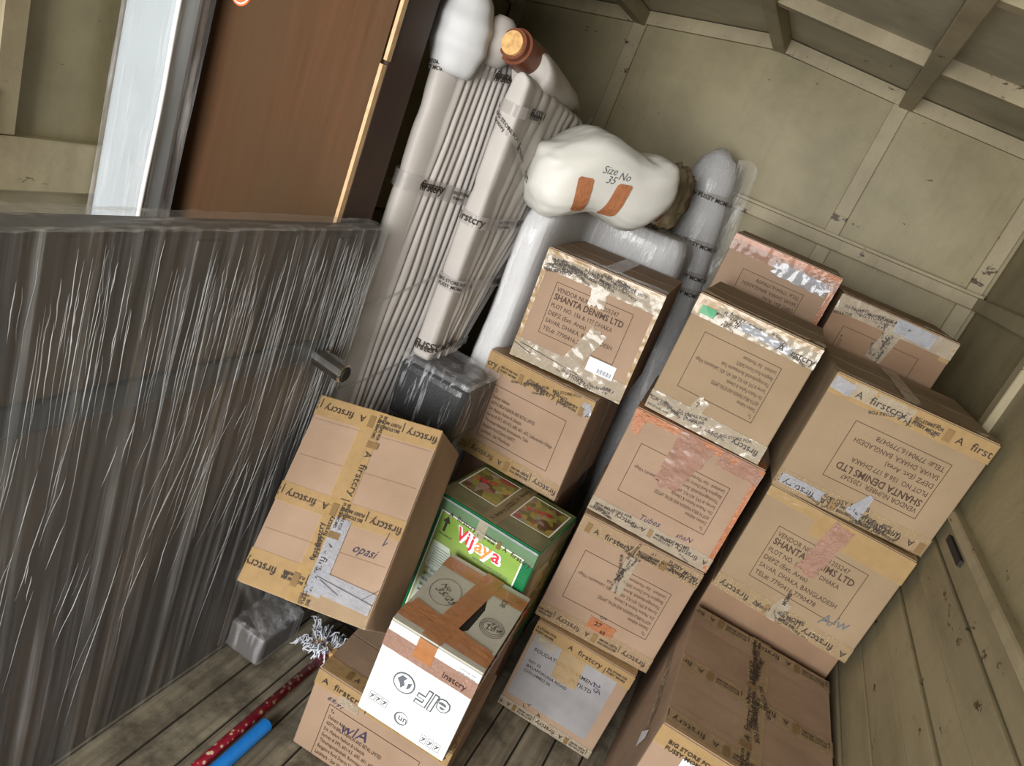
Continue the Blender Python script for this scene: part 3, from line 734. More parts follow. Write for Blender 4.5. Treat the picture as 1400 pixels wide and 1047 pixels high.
c.tape('clear_tape', ('front', (0.175, 0.0), (0.195, 0.075), 0.035), e=0.0025, crum=0.0018); c.chaos('front', 0.16, 0.0, 0.24, 0.03, 6, 0.015); c.text('front', 'MOMS', 0.195, 0.06, 0.015, pi / 2, ('tape_print', 'black_print'), 0.02, e=0.005)
c.scrawl('front', 'A/w', 0.285, 0.065, 0.045, 0.3, ('faint_handwriting', 'grey_print'))
c.done()
c = Carton('carton', 'brown carton with upside-down vendor print, topmost at the right wall', (0.2110, 1.9667, -0.6500), deg(5.87), (0.4166, 0.42, 0.348), M['card_olive'], 'printed cartons', seed=14)
c.block(VENDOR, 0.10, 0.085, 0.352, 0.255, True, VS)
c.edge_tape('tan_tape', 'top', 0.055, 0.05, crum=0.001); c.tape_text('front', 0.065, 0.309, 0.36, 0.027, 0, 0)
c.tape('sheen_tape', ('front', (0.0, 0.325), (0.055, 0.318), 0.035), crum=0.0016, e=0.003, name='glossy_tape')
c.tape('clear_tape', ('front', (0.05, 0.325), (0.21, 0.322), 0.04), e=0.002)
c.tape('clear_brown', ('front', (0, 0.026), (0.416, 0.026), 0.055), crum=0.0014); c.tape_text('front', 0.41, 0.030, 0.40, 0.025, pi, 3); c.chaos('front', 0.14, 0.005, 0.36, 0.035, 12, 0.016, pi)
c.tape('sheen_tape', ('front', (0.01, 0.03), (0.13, 0.028), 0.03), e=0.002, crum=0.0016, name='glossy_tape')
c.tape('sheen_tape', ('front', (0.215, 0.02), (0.235, 0.09), 0.045), e=0.003, crum=0.002, taper=0.3, name='loose_tape_tail')
c.tape('clear_tape', ('top', (0.21, 0.02), (0.21, 0.40), 0.05), crum=0.0016); c.chaos('front', 0.19, 0.295, 0.22, 0.33, 4, 0.012)
c.done()

c = Carton('carton', 'large brown carton seen from above, its lid crossed by printed tape, at right front', (0.2206, 1.4318, -1.739), deg(1.2), (0.4060, 0.545, 0.640), M['card'], None, seed=15, seam='v')
W, D = c.w, c.d
for y in (0.03, 0.255, D - 0.032):
    c.tape('clear_brown', ('top', (0, y), (W, y), 0.055), crum=0.0007)
c.tape('clear_brown', ('top', (W / 2, 0), (W / 2, D), 0.055), e=0.0022, crum=0.0007)
c.tape_text('top', W - 0.01, D - 0.026, W, 0.024, pi, 2); c.tape_text('top', W - 0.01, 0.262, W, 0.024, pi, 2); c.tape_text('top', W - 0.02, 0.036, W, 0.024, pi, 3)
c.tape_text('top', W / 2 - 0.004, 0.0, D, 0.024, pi / 2, 2); c.chaos('top', W / 2 - 0.01, 0.1, W / 2 + 0.005, 0.45, 10, 0.018, pi / 2)
c.scrawl('top', 'opasi', 0.37, 0.10, 0.03, pi)
for k in range(5):
    c.line(('crease', 'card_brown'), 'top', (0.02, 0.08 + 0.09 * k), (W - 0.02, 0.09 + 0.09 * k), 0.0008, 0.0012)
c.edge_tape('tan_tape', 'top', 0.055, 0.01)
c.text('front', 'BIG STORE FOR', 0.03, 0.603, 0.016, 0, ('tape_print', 'black_print'), 0.02, e=0.0045); c.text('front', 'FUSSY MOMS', 0.03, 0.585, 0.016, 0, ('tape_print', 'black_print'), 0.02, e=0.0045); c.tape_text('front', 0.19, 0.593, 0.3, 0.025, 0, 3)
c.rect(('sticker', 'label'), 'front', 0.075, 0.53, 0.17, 0.588, e=0.004)
c.tape('clear_tape', ('left', (0.06, 0.50), (0.40, 0.50), 0.05)); c.poly(('tear', 'label'), 'left', [(0.40, 0.42), (0.45, 0.50), (0.44, 0.52), (0.36, 0.44)], 0.003)
c.done()

# --- back row by the bulkhead
for k in range(4):
    c = Carton('carton', 'plain carton under the pinkish-taped back row carton, %s' % ('on the floor', 'second up', 'third up', 'directly below it')[k], (-0.20, 2.47, -1.739 + 0.318 * k), deg(0), (0.34, 0.33, 0.316), M['card_brown'], 'plain cartons under the back row', flaps=None, seed=20 + k); c.done()
for k in range(4):
    c = Carton('carton', 'plain carton under the crumple-taped right end carton, %s' % ('on the floor', 'second up', 'third up', 'directly below it')[k], (0.17, 2.50, -1.739 + 0.312 * k), deg(0), (0.34, 0.33, 0.310), M['card_brown'], 'plain cartons under the back row', flaps=None, seed=26 + k); c.done()
c = Carton('carton', 'brown carton with pinkish tape along its top edge, highest in the back row', (-0.2173, 2.4311, -0.465), deg(1.7), (0.3533, 0.36, 0.353), M['card'], 'printed cartons', seed=30)
c.block(VENDOR, 0.07, 0.12, 0.275, 0.262, True, VS)
c.edge_tape('pink_tape', 'top', 0.05, 0.06, crum=0.0016); c.tape('orange_tape', ('front', (0, 0.345), (0.353, 0.345), 0.016), e=0.003)
c.tape('orange_tape', ('front', (0.345, 0.33), (0.345, 0.1), 0.016))
c.tape('sheen_tape', ('front', (0.15, 0.305), (0.33, 0.30), 0.042), e=0.003, crum=0.0022, ragged=0.01, name='glossy_tape')
c.done()
c = Carton('carton', 'brown carton with shiny crumpled tape and a taped centre seam, right end of back row', (0.156, 2.445, -0.488), deg(4), (0.366, 0.36, 0.338), M['card_brown'], 'printed cartons', seed=31)
c.block(ADDR[:2], 0.05, 0.09, 0.29, 0.25, False, top=0.5)
c.edge_tape('clear_tape', 'top', 0.055, 0.05, crum=0.0018); c.chaos('front', 0.02, 0.29, 0.18, 0.32, 12, 0.013)
c.tape('sheen_tape', ('front', (0.18, 0.315), (0.30, 0.31), 0.045), e=0.003, crum=0.0018, name='glossy_tape')
c.tape('clear_tape', ('front', (0.19, 0.31), (0.175, 0.19), 0.05), e=0.002, crum=0.002); c.chaos('front', 0.165, 0.20, 0.19, 0.29, 8, 0.014, pi / 2)
c.tape('tan_tape', ('front', (0.35, 0.33), (0.35, 0.27), 0.03))
c.done()

# --- front left: carton under the white box, white box, leaning carton
c = Carton('carton', 'brown carton with upright address at bottom edge of the view, under the white box', (-0.569, 1.323, -1.739), deg(4.0), (0.405, 0.318, 0.277), M['card'], 'printed cartons', seed=33)
c.block(ADDR, 0.06, 0.0, 0.34, 0.19, False)
c.edge_tape('tan_tape', 'top', 0.05, 0.05, crum=0.001); c.tape_text('front', 0.02, 0.243, 0.38, 0.026, 0, 0); c.tape_text('top', 0.07, 0.016, 0.3, 0.022, 0, 3)
c.tape('clear_tape', ('front', (0.08, 0.225), (0.14, 0.225), 0.03), e=0.002, crum=0.0015)
c.scrawl('front', '69/91', 0.05, 0.20, 0.022, -0.1); c.scrawl('front', 'wlA', 0.12, 0.13, 0.05, 0.2)
c.done()

c = Carton('elf_carton', 'small white box with upside-down ELF print and brown tape crossing its grey lid', (-0.4253, 1.2943, -1.4590), deg(3.42, 0, -0.39), (0.2508, 0.342, 0.2900), M['card_grey'], None, seed=34, flaps=None, dent=0.0004)
W, D, H = c.w, c.d, c.h
c.rect(('white_front', 'card_white'), 'front', 0.0015, 0.0015, W - 0.0015, H - 0.002, e=0.0008)
c.rect(('kraft_side', 'card_brown'), 'right', 0.002, 0.002, D - 0.002, H - 0.002, e=0.0008)
def lid(pts, t=0.004):
    mb = MB(); n = len(pts)
    mb.add([c.P('top', u, v, 0.0005) for u, v in pts] + [c.P('top', u, v, 0.0005 + t) for u, v in pts],
           [tuple(range(n)), tuple(range(n, 2 * n))] + [(i, (i + 1) % n, n + (i + 1) % n, n + i) for i in range(n)])
    fix_normals(mb.build('flap', M['card_grey'], c.root))
lid([(0.001, 0.001), (0.128, 0.001), (0.121, 0.06), (0.123, D - 0.001), (0.001, D - 0.001)])
lid([(W - 0.001, 0.001), (0.130, 0.001), (0.132, 0.05), (0.163, 0.10), (0.168, 0.20), (0.150, 0.27), (0.135, D - 0.001), (W - 0.001, D - 0.001)])
c.rect(('lid_gap_shade', 'dark'), 'top', 0.118, 0.03, 0.172, 0.29, e=0.0009)  # dark quad paints the shade seen inside the open lid
c.flapface = 'top'
b_ = 0.0022
c.tape('brown_tape', ('top', (0, 0.045), (W, 0.04), 0.05), e=b_, crum=0.0006); c.tape('brown_tape', ('top', (0, D - 0.045), (W, D - 0.05), 0.05), e=b_, crum=0.0006)
c.tape('brown_tape', ('top', (0.106, 0.0), (0.142, D), 0.054), e=b_ + 0.001, crum=0.0007)
c.tape('brown_tape', ('top', (0.01, 0.085), (0.24, 0.055), 0.032), e=b_ + 0.0012, crum=0.0008)
c.flapface = None
c.tape('pink_tape', ('front', (0, H - 0.053), (W, H - 0.053), 0.05), crum=0.0008, e=0.0015); c.tape('brown_tape', ('front', (0.105, H), (0.105, H - 0.06), 0.05), e=0.0024)
c.tape('orange_tape', ('right', (0.0, H - 0.02), (D, H - 0.02), 0.035), crum=0.002, ragged=0.008, name='torn_tape')
c.tape('brown_tape', ('right', (0.0, H - 0.053), (D, H - 0.053), 0.03))
c.text('front', 'instcry', 0.165, H - 0.065, 0.024, 0, ('tape_print', 'print'), 0.01, e=0.0045)
c.text('front', 'elF', 0.2160, 0.166, 0.072, pi, ('emblem_outline', 'grey_print'), 0.05, 0.12, e=0.0022)
c.text('front', 'elF', 0.2124, 0.166, 0.072, pi, ('emblem_fill', 'white_print'), 0.004, 0.12, e=0.0030)
def disc(key, f, u, v, r, e, n=24, sq=1.0): c.poly(key, f, [(u + r * cos(2 * pi * k / n), v + r * sq * sin(2 * pi * k / n)) for k in range(n)], e)
disc(('emblem_outline', 'grey_print'), 'front', 0.088, 0.146, 0.030, 0.0022); disc(('emblem_fill', 'white_print'), 'front', 0.088, 0.146, 0.026, 0.0026)
c.poly(('emblem_mark', 'grey_print'), 'front', [(0.068, 0.150), (0.078, 0.166), (0.092, 0.164), (0.086, 0.152), (0.092, 0.142), (0.084, 0.128), (0.078, 0.140)], 0.0032)
c.poly(('emblem_mark', 'grey_print'), 'front', [(0.098, 0.152), (0.108, 0.158), (0.106, 0.142), (0.098, 0.132)], 0.0032)
disc(('emblem_outline', 'grey_print'), 'front', 0.115, 0.045, 0.019, 0.0022); disc(('emblem_fill', 'white_print'), 'front', 0.117, 0.047, 0.016, 0.0026)
c.text('front', 'un', 0.132, 0.052, 0.026, pi, ('emblem_mark', 'grey_print'), 0.02, e=0.0032)
for u0 in (0.018, 0.036, 0.054, 0.178, 0.197, 0.216):
    v0 = 0.045 if u0 < 0.1 else 0.015
    c.frame('front', u0, v0, u0 + 0.016, v0 + 0.026, 0.0012, ('handling_icons', 'grey_print'))
    c.line(('handling_icons', 'grey_print'), 'front', (u0 + 0.004, v0 + 0.006), (u0 + 0.012, v0 + 0.019), 0.003); c.line(('handling_icons', 'grey_print'), 'front', (u0 + 0.004, v0 + 0.018), (u0 + 0.011, v0 + 0.013), 0.003)
c.text('front', 'customer care', 0.195, H - 0.018, 0.008, 0, ('small_print', 'grey_print'), e=0.002, width=0.045); c.text('front', 'handle with care', 0.195, H - 0.028, 0.007, 0, ('small_print', 'grey_print'), e=0.002, width=0.045)
c.flapface = 'top'
c.loop('top', 0.058, 0.18, 0.040, 0.055)
c.scrawl('top', '35/25', 0.030, 0.170, 0.030, -0.4, ('handwriting', 'black_print')); c.scrawl('top', 'No', 0.035, 0.195, 0.024, -0.3, ('handwriting', 'black_print'))
for k, a in enumerate((0.3, 1.3, 2.2)): c.loop('top', 0.208, 0.15, 0.024 + 0.004 * k, 0.02 + 0.007 * k, key=('handwriting', 'black_print'))
c.scrawl('top', '254', 0.190, 0.155, 0.026, -0.3, ('handwriting', 'black_print')); c.scrawl('top', 'Lo', 0.196, 0.135, 0.024, 0.3, ('handwriting', 'black_print'))
c.text('top', 'BCE', 0.205, 0.245, 0.020, pi / 2, ('handwriting', 'black_print'), e=0.003)
c.done()

# leaning carton: frame fitted to its taped face
c = Carton('carton', 'brown carton tipped back beside the film-wrapped board, face crossed by printed tape', (-0.8013, 1.2048, -1.2624), E_(-0.06319, -0.63551, -0.25994), (0.353, 0.20, 0.5056), M['card'], None, seed=36, flaps='front', seam='v')
W, H = c.w, c.h
c.tape('tan_tape', ('front', (0, H - 0.028), (W, H - 0.028), 0.055), ('front', (0, 0.045), (W / 2, 0.045), 0.085), ('front', (0, H * 0.47), (W, H * 0.47), 0.05), crum=0.0006)
c.tape('tan_tape', ('front', (W / 2 - 0.01, 0), (W / 2 - 0.01, H), 0.06), e=0.002, crum=0.0006)
c.tape_text('front', W - 0.005, H - 0.022, W, 0.025, pi, 1); c.tape_text('front', W - 0.005, H * 0.47 + 0.006, W, 0.025, pi, 1); c.tape_text('front', W / 2 - 0.005, 0.06, 0.045, 0.023, pi, 2); c.tape_text('front', 0.15, 0.06, 0.13, 0.026, pi, 3)
c.tape_text('front', W / 2 + 0.004, H, H, 0.025, -pi / 2 , 2); c.chaos('front', W / 2 - 0.01, 0.02, W / 2 + 0.005, 0.2, 6, 0.018, pi / 2)
c.tape('sheen_tape', ('front', (W / 2 + 0.02, 0.22), (W / 2 + 0.02, 0.03), 0.045), ('front', (W / 2, 0.065), (W - 0.005, 0.055), 0.05), e=0.003, crum=0.0010, name='glossy_tape')
c.tape('clear_brown', ('front', (W / 2, 0.02), (W, 0.02), 0.04), crum=0.0008)
for a in ((0.19, 0.075, 0.35, 0.055), (0.2, 0.07, 0.26, 0.05), (0.32, 0.06, 0.35, 0.09)): c.line(('tape_print', 'black_print'), 'front', a[:2], a[2:], 0.0012, 0.006)
c.scrawl('front', 'opasi', 0.25, 0.155, 0.030, 0.0)
c.line(('handwriting', 'pen'), 'front', (0.322, 0.225), (0.316, 0.19), 0.002); c.line(('handwriting', 'pen'), 'front', (0.316, 0.19), (0.325, 0.20), 0.002)
for k in range(4): c.line(('crease', 'card_brown'), 'front', (0.01, 0.14 + 0.1 * k), (W - 0.01, 0.145 + 0.1 * k), 0.0007, 0.001)
c.done()

# ================================================================== OTHER GOODS
# dark board wrapped in stretch film, standing on edge along the left side
t = thing('wrapped_table', 'dark flat table wrapped in clear stretch film, on edge at left, steel leg out', 'furniture', (-0.935, 0.2, FLOOR))
y0, y1, zt = 0.0, 1.365, FLOOR * -1 - 0.407
mb = MB(); mb.add([(-0.095, y0, 0), (0, y0, 0), (0, y1, 0), (-0.045, y1, 0), (-0.095, y0, zt), (0, y0, zt), (0, y1, zt), (-0.045, y1, zt)], [(0, 3, 2, 1), (4, 5, 6, 7), (0, 1, 5, 4), (1, 2, 6, 5), (2, 3, 7, 6), (3, 0, 4, 7)]); mb.build('board', M['slab'], t, bevel=0.012)
mb = MB(); mb.box((-0.035, y0 + 0.02, zt - 0.35), (0.008, y1 - 0.08, zt - 0.29)); mb.build('rail', M['bluegrey'], t, bevel=0.006)
for yy_, nm in ((0.30, 'upright'), (0.78, 'upright'), (1.20, 'upright')):
    mb = MB(); mb.box((-0.03, yy_, 0.02), (0.004, yy_ + 0.06, zt - 0.02)); mb.build(nm, M['slab'], t, bevel=0.004)
mb = MB()
mb.tube([(-0.02, 1.245, zt - 0.335), (0.095, 1.245, zt - 0.345), (0.10, 1.245, zt - 0.345)], [0.026, 0.026, 0.022], 20); lg = mb.build('leg', M['chrome'], t, smooth=False)
mb = MB(); mb.tube([(0.098, 1.245, zt - 0.345), (0.104, 1.245, zt - 0.345)], 0.017, 16); mb.build('leg_tip', M['dark'], lg)
mb = MB(); mb.box((-0.03, 1.24, 0.002), (0.12, 1.42, 0.10)); mb.build('foot', M['slab'], t, bevel=0.01)
mb = MB(); mb.box((-0.035, 1.235, 0.0), (0.127, 1.425, 0.107)); mb.build('foot_film', M['film_soft'], t, bevel=0.014)
# film sheet: a loose skin with real creases
def film_sheet(name, mat, par, fn, nu, nv):
    mb = MB(); vs = [fn(i / nu, j / nv) for j in range(nv + 1) for i in range(nu + 1)]; m = nu + 1
    mb.add(vs, [(j * m + i, j * m + i + 1, (j + 1) * m + i + 1, (j + 1) * m + i) for j in range(nv) for i in range(nu)])
    return mb.build(name, mat, par, smooth=True)
def fside(u, v):
    y = y0 + (y1 + 0.01 - y0) * u; z = 0.004 + (zt + 0.004) * v
    a = noise.noise(Vector((y * 45 + (1 - v) * 1.5, z * 1.2, 2))) + 0.6 * noise.noise(Vector((y * 110, z * 1.6, 7)))
    return (0.014 + 0.0045 * a + 0.012 * (1 - v) * noise.noise(Vector((y * 4, z * 2, 4))), y, z)
film_sheet('film', M['film_v'], t, fside, 220, 40)
def ftop(u, v):
    y = y0 + (y1 + 0.01 - y0) * u; x = 0.016 - (0.118 - 0.050 * u) * (1 - v)
    a = noise.noise(Vector((y * 40 + x * 120, x * 20, 2)))
    return (x, y, zt + 0.008 + 0.003 * a - 0.004 * (v ** 6))
film_sheet('film', M['film_top'], t, ftop, 160, 8)
def fend(u, v):
    x = -0.052 + 0.068 * u; z = zt * v
    return (x, y1 + 0.01 + 0.003 * noise.noise(Vector((x * 90, z * 2, 3))), z)
film_sheet('film', M['film_v'], t, fend, 20, 24)
mb = MB()      # bunched film strands
for k in range(330):
    y = 0.22 + 1.14 * random.random() ** 0.8
    lower = k % 3 == 0
    zz_ = zt - (random.uniform(0.30, 0.75) if lower else random.choice((0.0, 0.01, 0.05, 0.12)) + random.random() * 0.1)
    L = random.uniform(0.06, 0.24) if k % 4 else random.uniform(0.2, 0.5); lean = random.uniform(-0.008, 0.008) + (-0.09 * random.random() if lower else 0)
    rr = random.uniform(.0003, .0010)
    pts = [(0.019 + 0.003 * random.random(), y + lean * q * L / 0.3 + 0.004 * noise.noise(Vector((k, q * 2, 0))), zz_ - L * q) for q in (0, .25, .5, .75, 1)]
    if pts[-1][2] > 0.01: mb.tube(pts, [0.0002, rr, rr * 1.2, rr * 0.8, 0.0002], 4)
for k in range(60):                      # edge at the far end, wound tight
    y = random.uniform(1.25, 1.372); zz_ = zt - random.random() * 0.5; L = random.uniform(0.08, 0.35); rr = random.uniform(.0004, .0012)
    pts = [(0.018 + 0.003 * random.random(), y - 0.02 * q * L / 0.3, zz_ - L * q) for q in (0, .3, .6, 1)]
    mb.tube(pts, [0.0002, rr, rr, 0.0002], 4)
o = mb.build('film_crease', mat_film('film_crease', (20, 20, 6), base=0.2, dense=0.4, lo=0.45, hi=0.6, tint=(0.68, 0.68, 0.68)), t, smooth=True); o['kind'] = 'stuff'

def drape(u, v):
    p = Vector((0.016, 1.16 + 0.24 * u, 0.34 - 0.10 * u)).lerp(Vector((0.125, 1.24 + 0.18 * u, 0.10)), v)
    return (p.x + 0.012 * noise.noise(Vector((u * 7, v * 3, 2))) - 0.03 * sin(pi * v), p.y, p.z)
film_sheet('foot_film_drape', M['film_soft'], t, drape, 24, 16)
# wardrobe with plywood back
t = thing('wardrobe', 'tall plywood-backed wardrobe with dark sides behind the film-wrapped board', 'wardrobe', (-1.515, 1.45, FLOOR))
mb = MB(); mb.box((0.0, 0.012, 0.0), (0.53, 0.14, 2.16)); mb.build('carcass', M['dark_ply'], t, bevel=0.002, seg=1)
mb = MB(); mb.box((0.012, 0.0, 0.02), (0.518, 0.011, 2.14)); mb.build('back_panel', M['ply'], t)
mb = MB(); mb.box((0.0, -0.004, 0.0), (0.012, 0.012, 2.16)); mb.build('edge_strip', M['edge'], t)
mb = MB(); mb.box((0.520, -0.004, 0.0), (0.529, 0.012, 1.70)); mb.build('edge_strip', M['edge'], t)
mb = MB(); mb.box((0.526, -0.004, 1.71), (0.535, 0.012, 2.16)); mb.build('edge_strip', M['edge'], t)
mb = MB()
vs = []
mb.tube([(0.097, 0.0, 1.725), (0.097, -0.002, 1.725)], 0.033, 28); st = mb.build('sticker', M['orange_tag'], t)
mb = MB(); nn = 28
mb.add([(0.097 + r * cos(2 * pi * k / nn), -0.0028, 1.725 + r * sin(2 * pi * k / nn)) for r in (0.026, 0.029) for k in range(nn)], [(k, (k + 1) % nn, nn + (k + 1) % nn, nn + k) for k in range(nn)])
mb.build('sticker_ring', M['white_print'], st)

# tall white wrapped panel at the left wall
t = thing('tall_parcel', 'tall flat parcel wrapped in white foam and film against the left wall', 'parcel', (-1.59, 1.29, FLOOR))
mb = MB(); mb.box((0.0, 0.0, 0.0), (0.165, 0.075, 2.1)); mb.build('foam_wrap', M['foam_bright'], t, bevel=0.02, seg=3)
def pf(u, v):
    x = 0.0 + 0.165 * u; z = 0.005 + 2.1 * v
    return (x, -0.004 - 0.003 * noise.noise(Vector((x * 30, z * 6, 1))), z)
film_sheet('film', M['film_soft'], t, pf, 24, 120)
def pf2(u, v):
    y = 0.08 * u; z = 0.005 + 2.1 * v
    return (0.175 + 0.008 * noise.noise(Vector((y * 26, z * 2, 1))) + 0.008 * u, y, z)
film_sheet('film', M['film_soft'], t, pf2, 24, 60)
mb = MB(); mb.tube([(0.168 + 0.002 * sin(k), 0.0, 0.01 + 2.08 * k / 30) for k in range(31)], 0.006, 6); mb.build('film_ridge', M['white_print'], t, smooth=True)

# two bed ends wrapped in foam sheets
def wrapped_bed_end(name, label, loc, post_w, post_d, top, length, taper, drop, necks, ribs, amp, expo, smooth_to, seed):
    """one closed draped skin: round front post running into a long ribbed face on the right"""
    t = thing(name, label, 'bed end', loc)
    rows = []; nz = 90; nf = 18; nr = ribs * 9
    sq = lambda c_: math.copysign(abs(c_) ** expo, c_)
    for j in range(nz + 1):
        f = j / nz; L = length * (taper + (1 - taper) * f)
        s_ = 1.0 + 0.05 * noise.noise(Vector((f * 9, seed, 0)))
        for zc, wd, am in necks: s_ *= 1 - am * math.exp(-((f - zc) / wd) ** 2)
        cap = 1.0 if f < 0.97 else math.sqrt(max(0.05, 1 - ((f - 0.97) / 0.031) ** 2))
        ring = []
        for k in range(nf + 1):                      # round the front, left to right
            a = pi + pi * k / nf
            wr = 1 + 0.03 * noise.noise(Vector((cos(a) * 2, sin(a) * 2, f * 14 + seed)))
            x = post_w / 2 + post_w / 2 * sq(cos(a)) * s_ * cap * wr
            y = post_d + post_d * sq(sin(a)) * s_ * wr
            ring.append((x, y, f * top))
        x0 = ring[-1][0]
        for k in range(1, nr + 1):
            q = k / nr; y = post_d + (L - post_d) * q
            on = min(1, max(0, (q - smooth_to * (1 - 0.3 * f)) / 0.12)); on = on * on * (3 - 2 * on)
            ph = pi * ribs * (q + 0.05 * sin(f * 4 + q * 2) + 0.05 * noise.noise(Vector((q * 3, f * 4, seed))))
            rb = amp * (abs(sin(ph)) ** 0.55 - 0.5) * (0.8 + 0.7 * noise.noise(Vector((q * 7, f * 3.0, seed + 3))))
            rb += 0.006 * noise.noise(Vector((q * 5, f * 7, seed + 8)))
            xb = x0 + (post_w * 0.96 - x0) * min(1, q / 0.25)
            x = xb + rb * on - (0.03 * max(0, (q - 0.9) / 0.1) ** 2)
            zt_ = top - drop * q - (0.03 * max(0, (q - 0.82) / 0.18) ** 2)
            if f > 0.97: x = 0.02 + (x - 0.02) * (0.45 + 0.55 * cap)
            ring.append((x, y, zt_ * f))
        for k in range(12, 0, -1):
            q = k / 12; ring.append((0.012 if f < 0.97 else 0.03, post_d + (L - post_d) * q, (top - drop * q) * f))
        rows.append([Vector(p) for p in ring])
    mb = MB(); mb.loft(rows); fix_normals(mb.build('foam_sheet', M['foam_warm'], t, smooth=True))
    return t
def band(t, post_w, post_d, length, z, slope=0.0, wd=0.034, nm='tape_band', txt=True, off=0.004, zb=None, front=True):
    """printed tape round the post and along the ribbed face"""
    pts = []
    if front:
        for k in range(9):
            a = pi + (pi / 2 + 0.35) * k / 8
            sq = lambda c_: math.copysign(abs(c_) ** 0.7, c_)
            pts.append((post_w / 2 + (post_w / 2 * 1.0 + off) * sq(cos(a)), post_d / 2 + (post_d / 2 + off) * sq(sin(a))))
    for k in range(13):
        q = k / 12; pts.append((post_w * 0.96 + 0.009 + off, post_d * 0.5 + (length - post_d * 0.5) * q))
    L = 0; vs = []; acc = [0]
    for a, b in zip(pts, pts[1:]): L += math.dist(a, b); acc.append(L)
    for (x, y), l in zip(pts, acc):
        zc = z + slope * l + 0.004 * noise.noise(Vector((l * 20, z, 0)))
        vs += [(x, y, zc - wd / 2), (x, y, zc), (x, y, zc + wd / 2)]
    mb = MB(); mb.add(vs, [(3 * i + j, 3 * i + 3 + j, 3 * i + 4 + j, 3 * i + 1 + j) for i in range(len(pts) - 1) for j in (0, 1)])
    bo = fix_normals(mb.build(nm, M['band'], t, smooth=True))
    if txt:
        mb = MB()
        def at(l):
            i = 0
            while i < len(acc) - 2 and acc[i + 1] < l: i += 1
            f = (l - acc[i]) / max(1e-6, acc[i + 1] - acc[i]); p = [pts[i][d] + (pts[i + 1][d] - pts[i][d]) * f for d in (0, 1)]
            dx, dy = pts[i + 1][0] - pts[i][0], pts[i + 1][1] - pts[i][1]; m_ = math.hypot(dx, dy)
            return p[0] + dy / m_ * 0.002, p[1] - dx / m_ * 0.002
        l = random.uniform(0, 0.03); k = random.randint(0, 2)
        while l < L - 0.03:
            body, s_ = [('A', 0.024), ('firstcry', 0.03), ('BIG STORE FOR', 0.013)][k % 3]
            for dup in range(2):
                vs, fs, wdth = text_geo(body if dup == 0 else random.choice(['FUSSY MOMS', 'firstcry']), 0.02)
                if k % 3 == 2: dz = 0.002 - 0.014 * dup
                else: dz = -0.008 + 0.006 * dup
                if dup and k % 3 != 2 and random.random() < 0.4: continue
                ss = s_ if k % 3 != 2 else 0.013
                out = []
                for x, y in vs:
                    ll = min(L, l + x * ss + dup * 0.004); px, py = at(ll); out.append((px, py, z + slope * ll + dz + y * ss))
                mb.add(out, fs)
            l += wdth * s_ * 0.6 + 0.075; k += 1
        mb.build('tape_print', M['black_print'], bo)['kind'] = 'stuff'
    return bo

b1 = wrapped_bed_end('bed_end', 'tall ribbed bed end bundled in white foam with a fully covered knob, by the wardrobe', (-1.012, 1.66, FLOOR), 0.055, 0.05, 1.85, 0.37, 0.9, 0.05, [(0.885, 0.02, 0.10), (0.79, 0.014, 0.08)], 13, 0.017, 0.8, 0.03, 1)
b1.rotation_euler.z = RD(-17)
mb = MB(); rings = []          # wrapped knob on the top corner
for i in range(19):
    f = i / 18; r = 0.074 * math.sin(pi * (0.12 + 0.80 * f)) ** 0.5 * (1 + 0.03 * sin(i * 1.3))
    rings.append([Vector((0.035 - 0.01 * f + r * cos(2 * pi * k / 28) * (1.05 + 0.035 * sin(6 * pi * k / 28 + f * 4) + 0.02 * sin(14 * pi * k / 28 + f)), 0.05 + r * sin(2 * pi * k / 28) * (1 + 0.03 * sin(10 * pi * k / 28 + f * 3)), 1.735 + 0.205 * f)) for k in range(28)])
mb.loft(rings); fix_normals(mb.build('foam_knob', M['foam'], b1, smooth=True))
mb = MB(); rings = []
for i in range(13):
    f = i / 12; r = 0.05 * math.sin(pi * (0.08 + 0.86 * f)) ** 0.6
    rings.append([Vector((0.06 + r * cos(2 * pi * k / 20) * 0.9, 0.15 + r * 1.2 * sin(2 * pi * k / 20), 1.79 + 0.12 * f)) for k in range(20)])
mb.loft(rings); fix_normals(mb.build('foam_shoulder', M['foam_warm'], b1, smooth=True))
band(b1, 0.055, 0.05, 0.35, 1.735, 0.14, 0.022); band(b1, 0.055, 0.05, 0.35, 1.455, -0.02, 0.045); band(b1, 0.055, 0.05, 0.34, 1.06, 0.50, 0.010, txt=False); band(b1, 0.055, 0.05, 0.34, 0.80, 0.42, 0.010, txt=False)
b2 = wrapped_bed_end('bed_end', 'ribbed bed end in white foam with its dark turned wood end sticking out', (-0.832, 1.75, FLOOR + 1.0), 0.060, 0.04, 0.805, 0.56, 0.33, 0.05, [(0.97, 0.04, 0.10), (0.62, 0.03, 0.10), (0.30, 0.02, 0.08)], 9, 0.012, 0.45, 0.03, 5)
mb = MB(); mb.tube([(-0.012, 0.15, 0.84), (-0.018, 0.05, 0.85), (-0.02, 0.02, 0.855)], [0.047, 0.045, 0.045], 28); wd = mb.build('wood_end', M['wood_dark'], b2, smooth=False)
mb = MB(); mb.tube([(-0.020, 0.022, 0.855), (-0.021, 0.002, 0.857)], [0.038, 0.037], 28); mb.build('turned_ring', M['wood_dark'], wd)
mb = MB(); mb.tube([(-0.021, 0.004, 0.857), (-0.0215, -0.006, 0.858)], [0.030, 0.029], 28); mb.build('raw_end', M['wood_end'], wd)
mb = MB(); rings = []
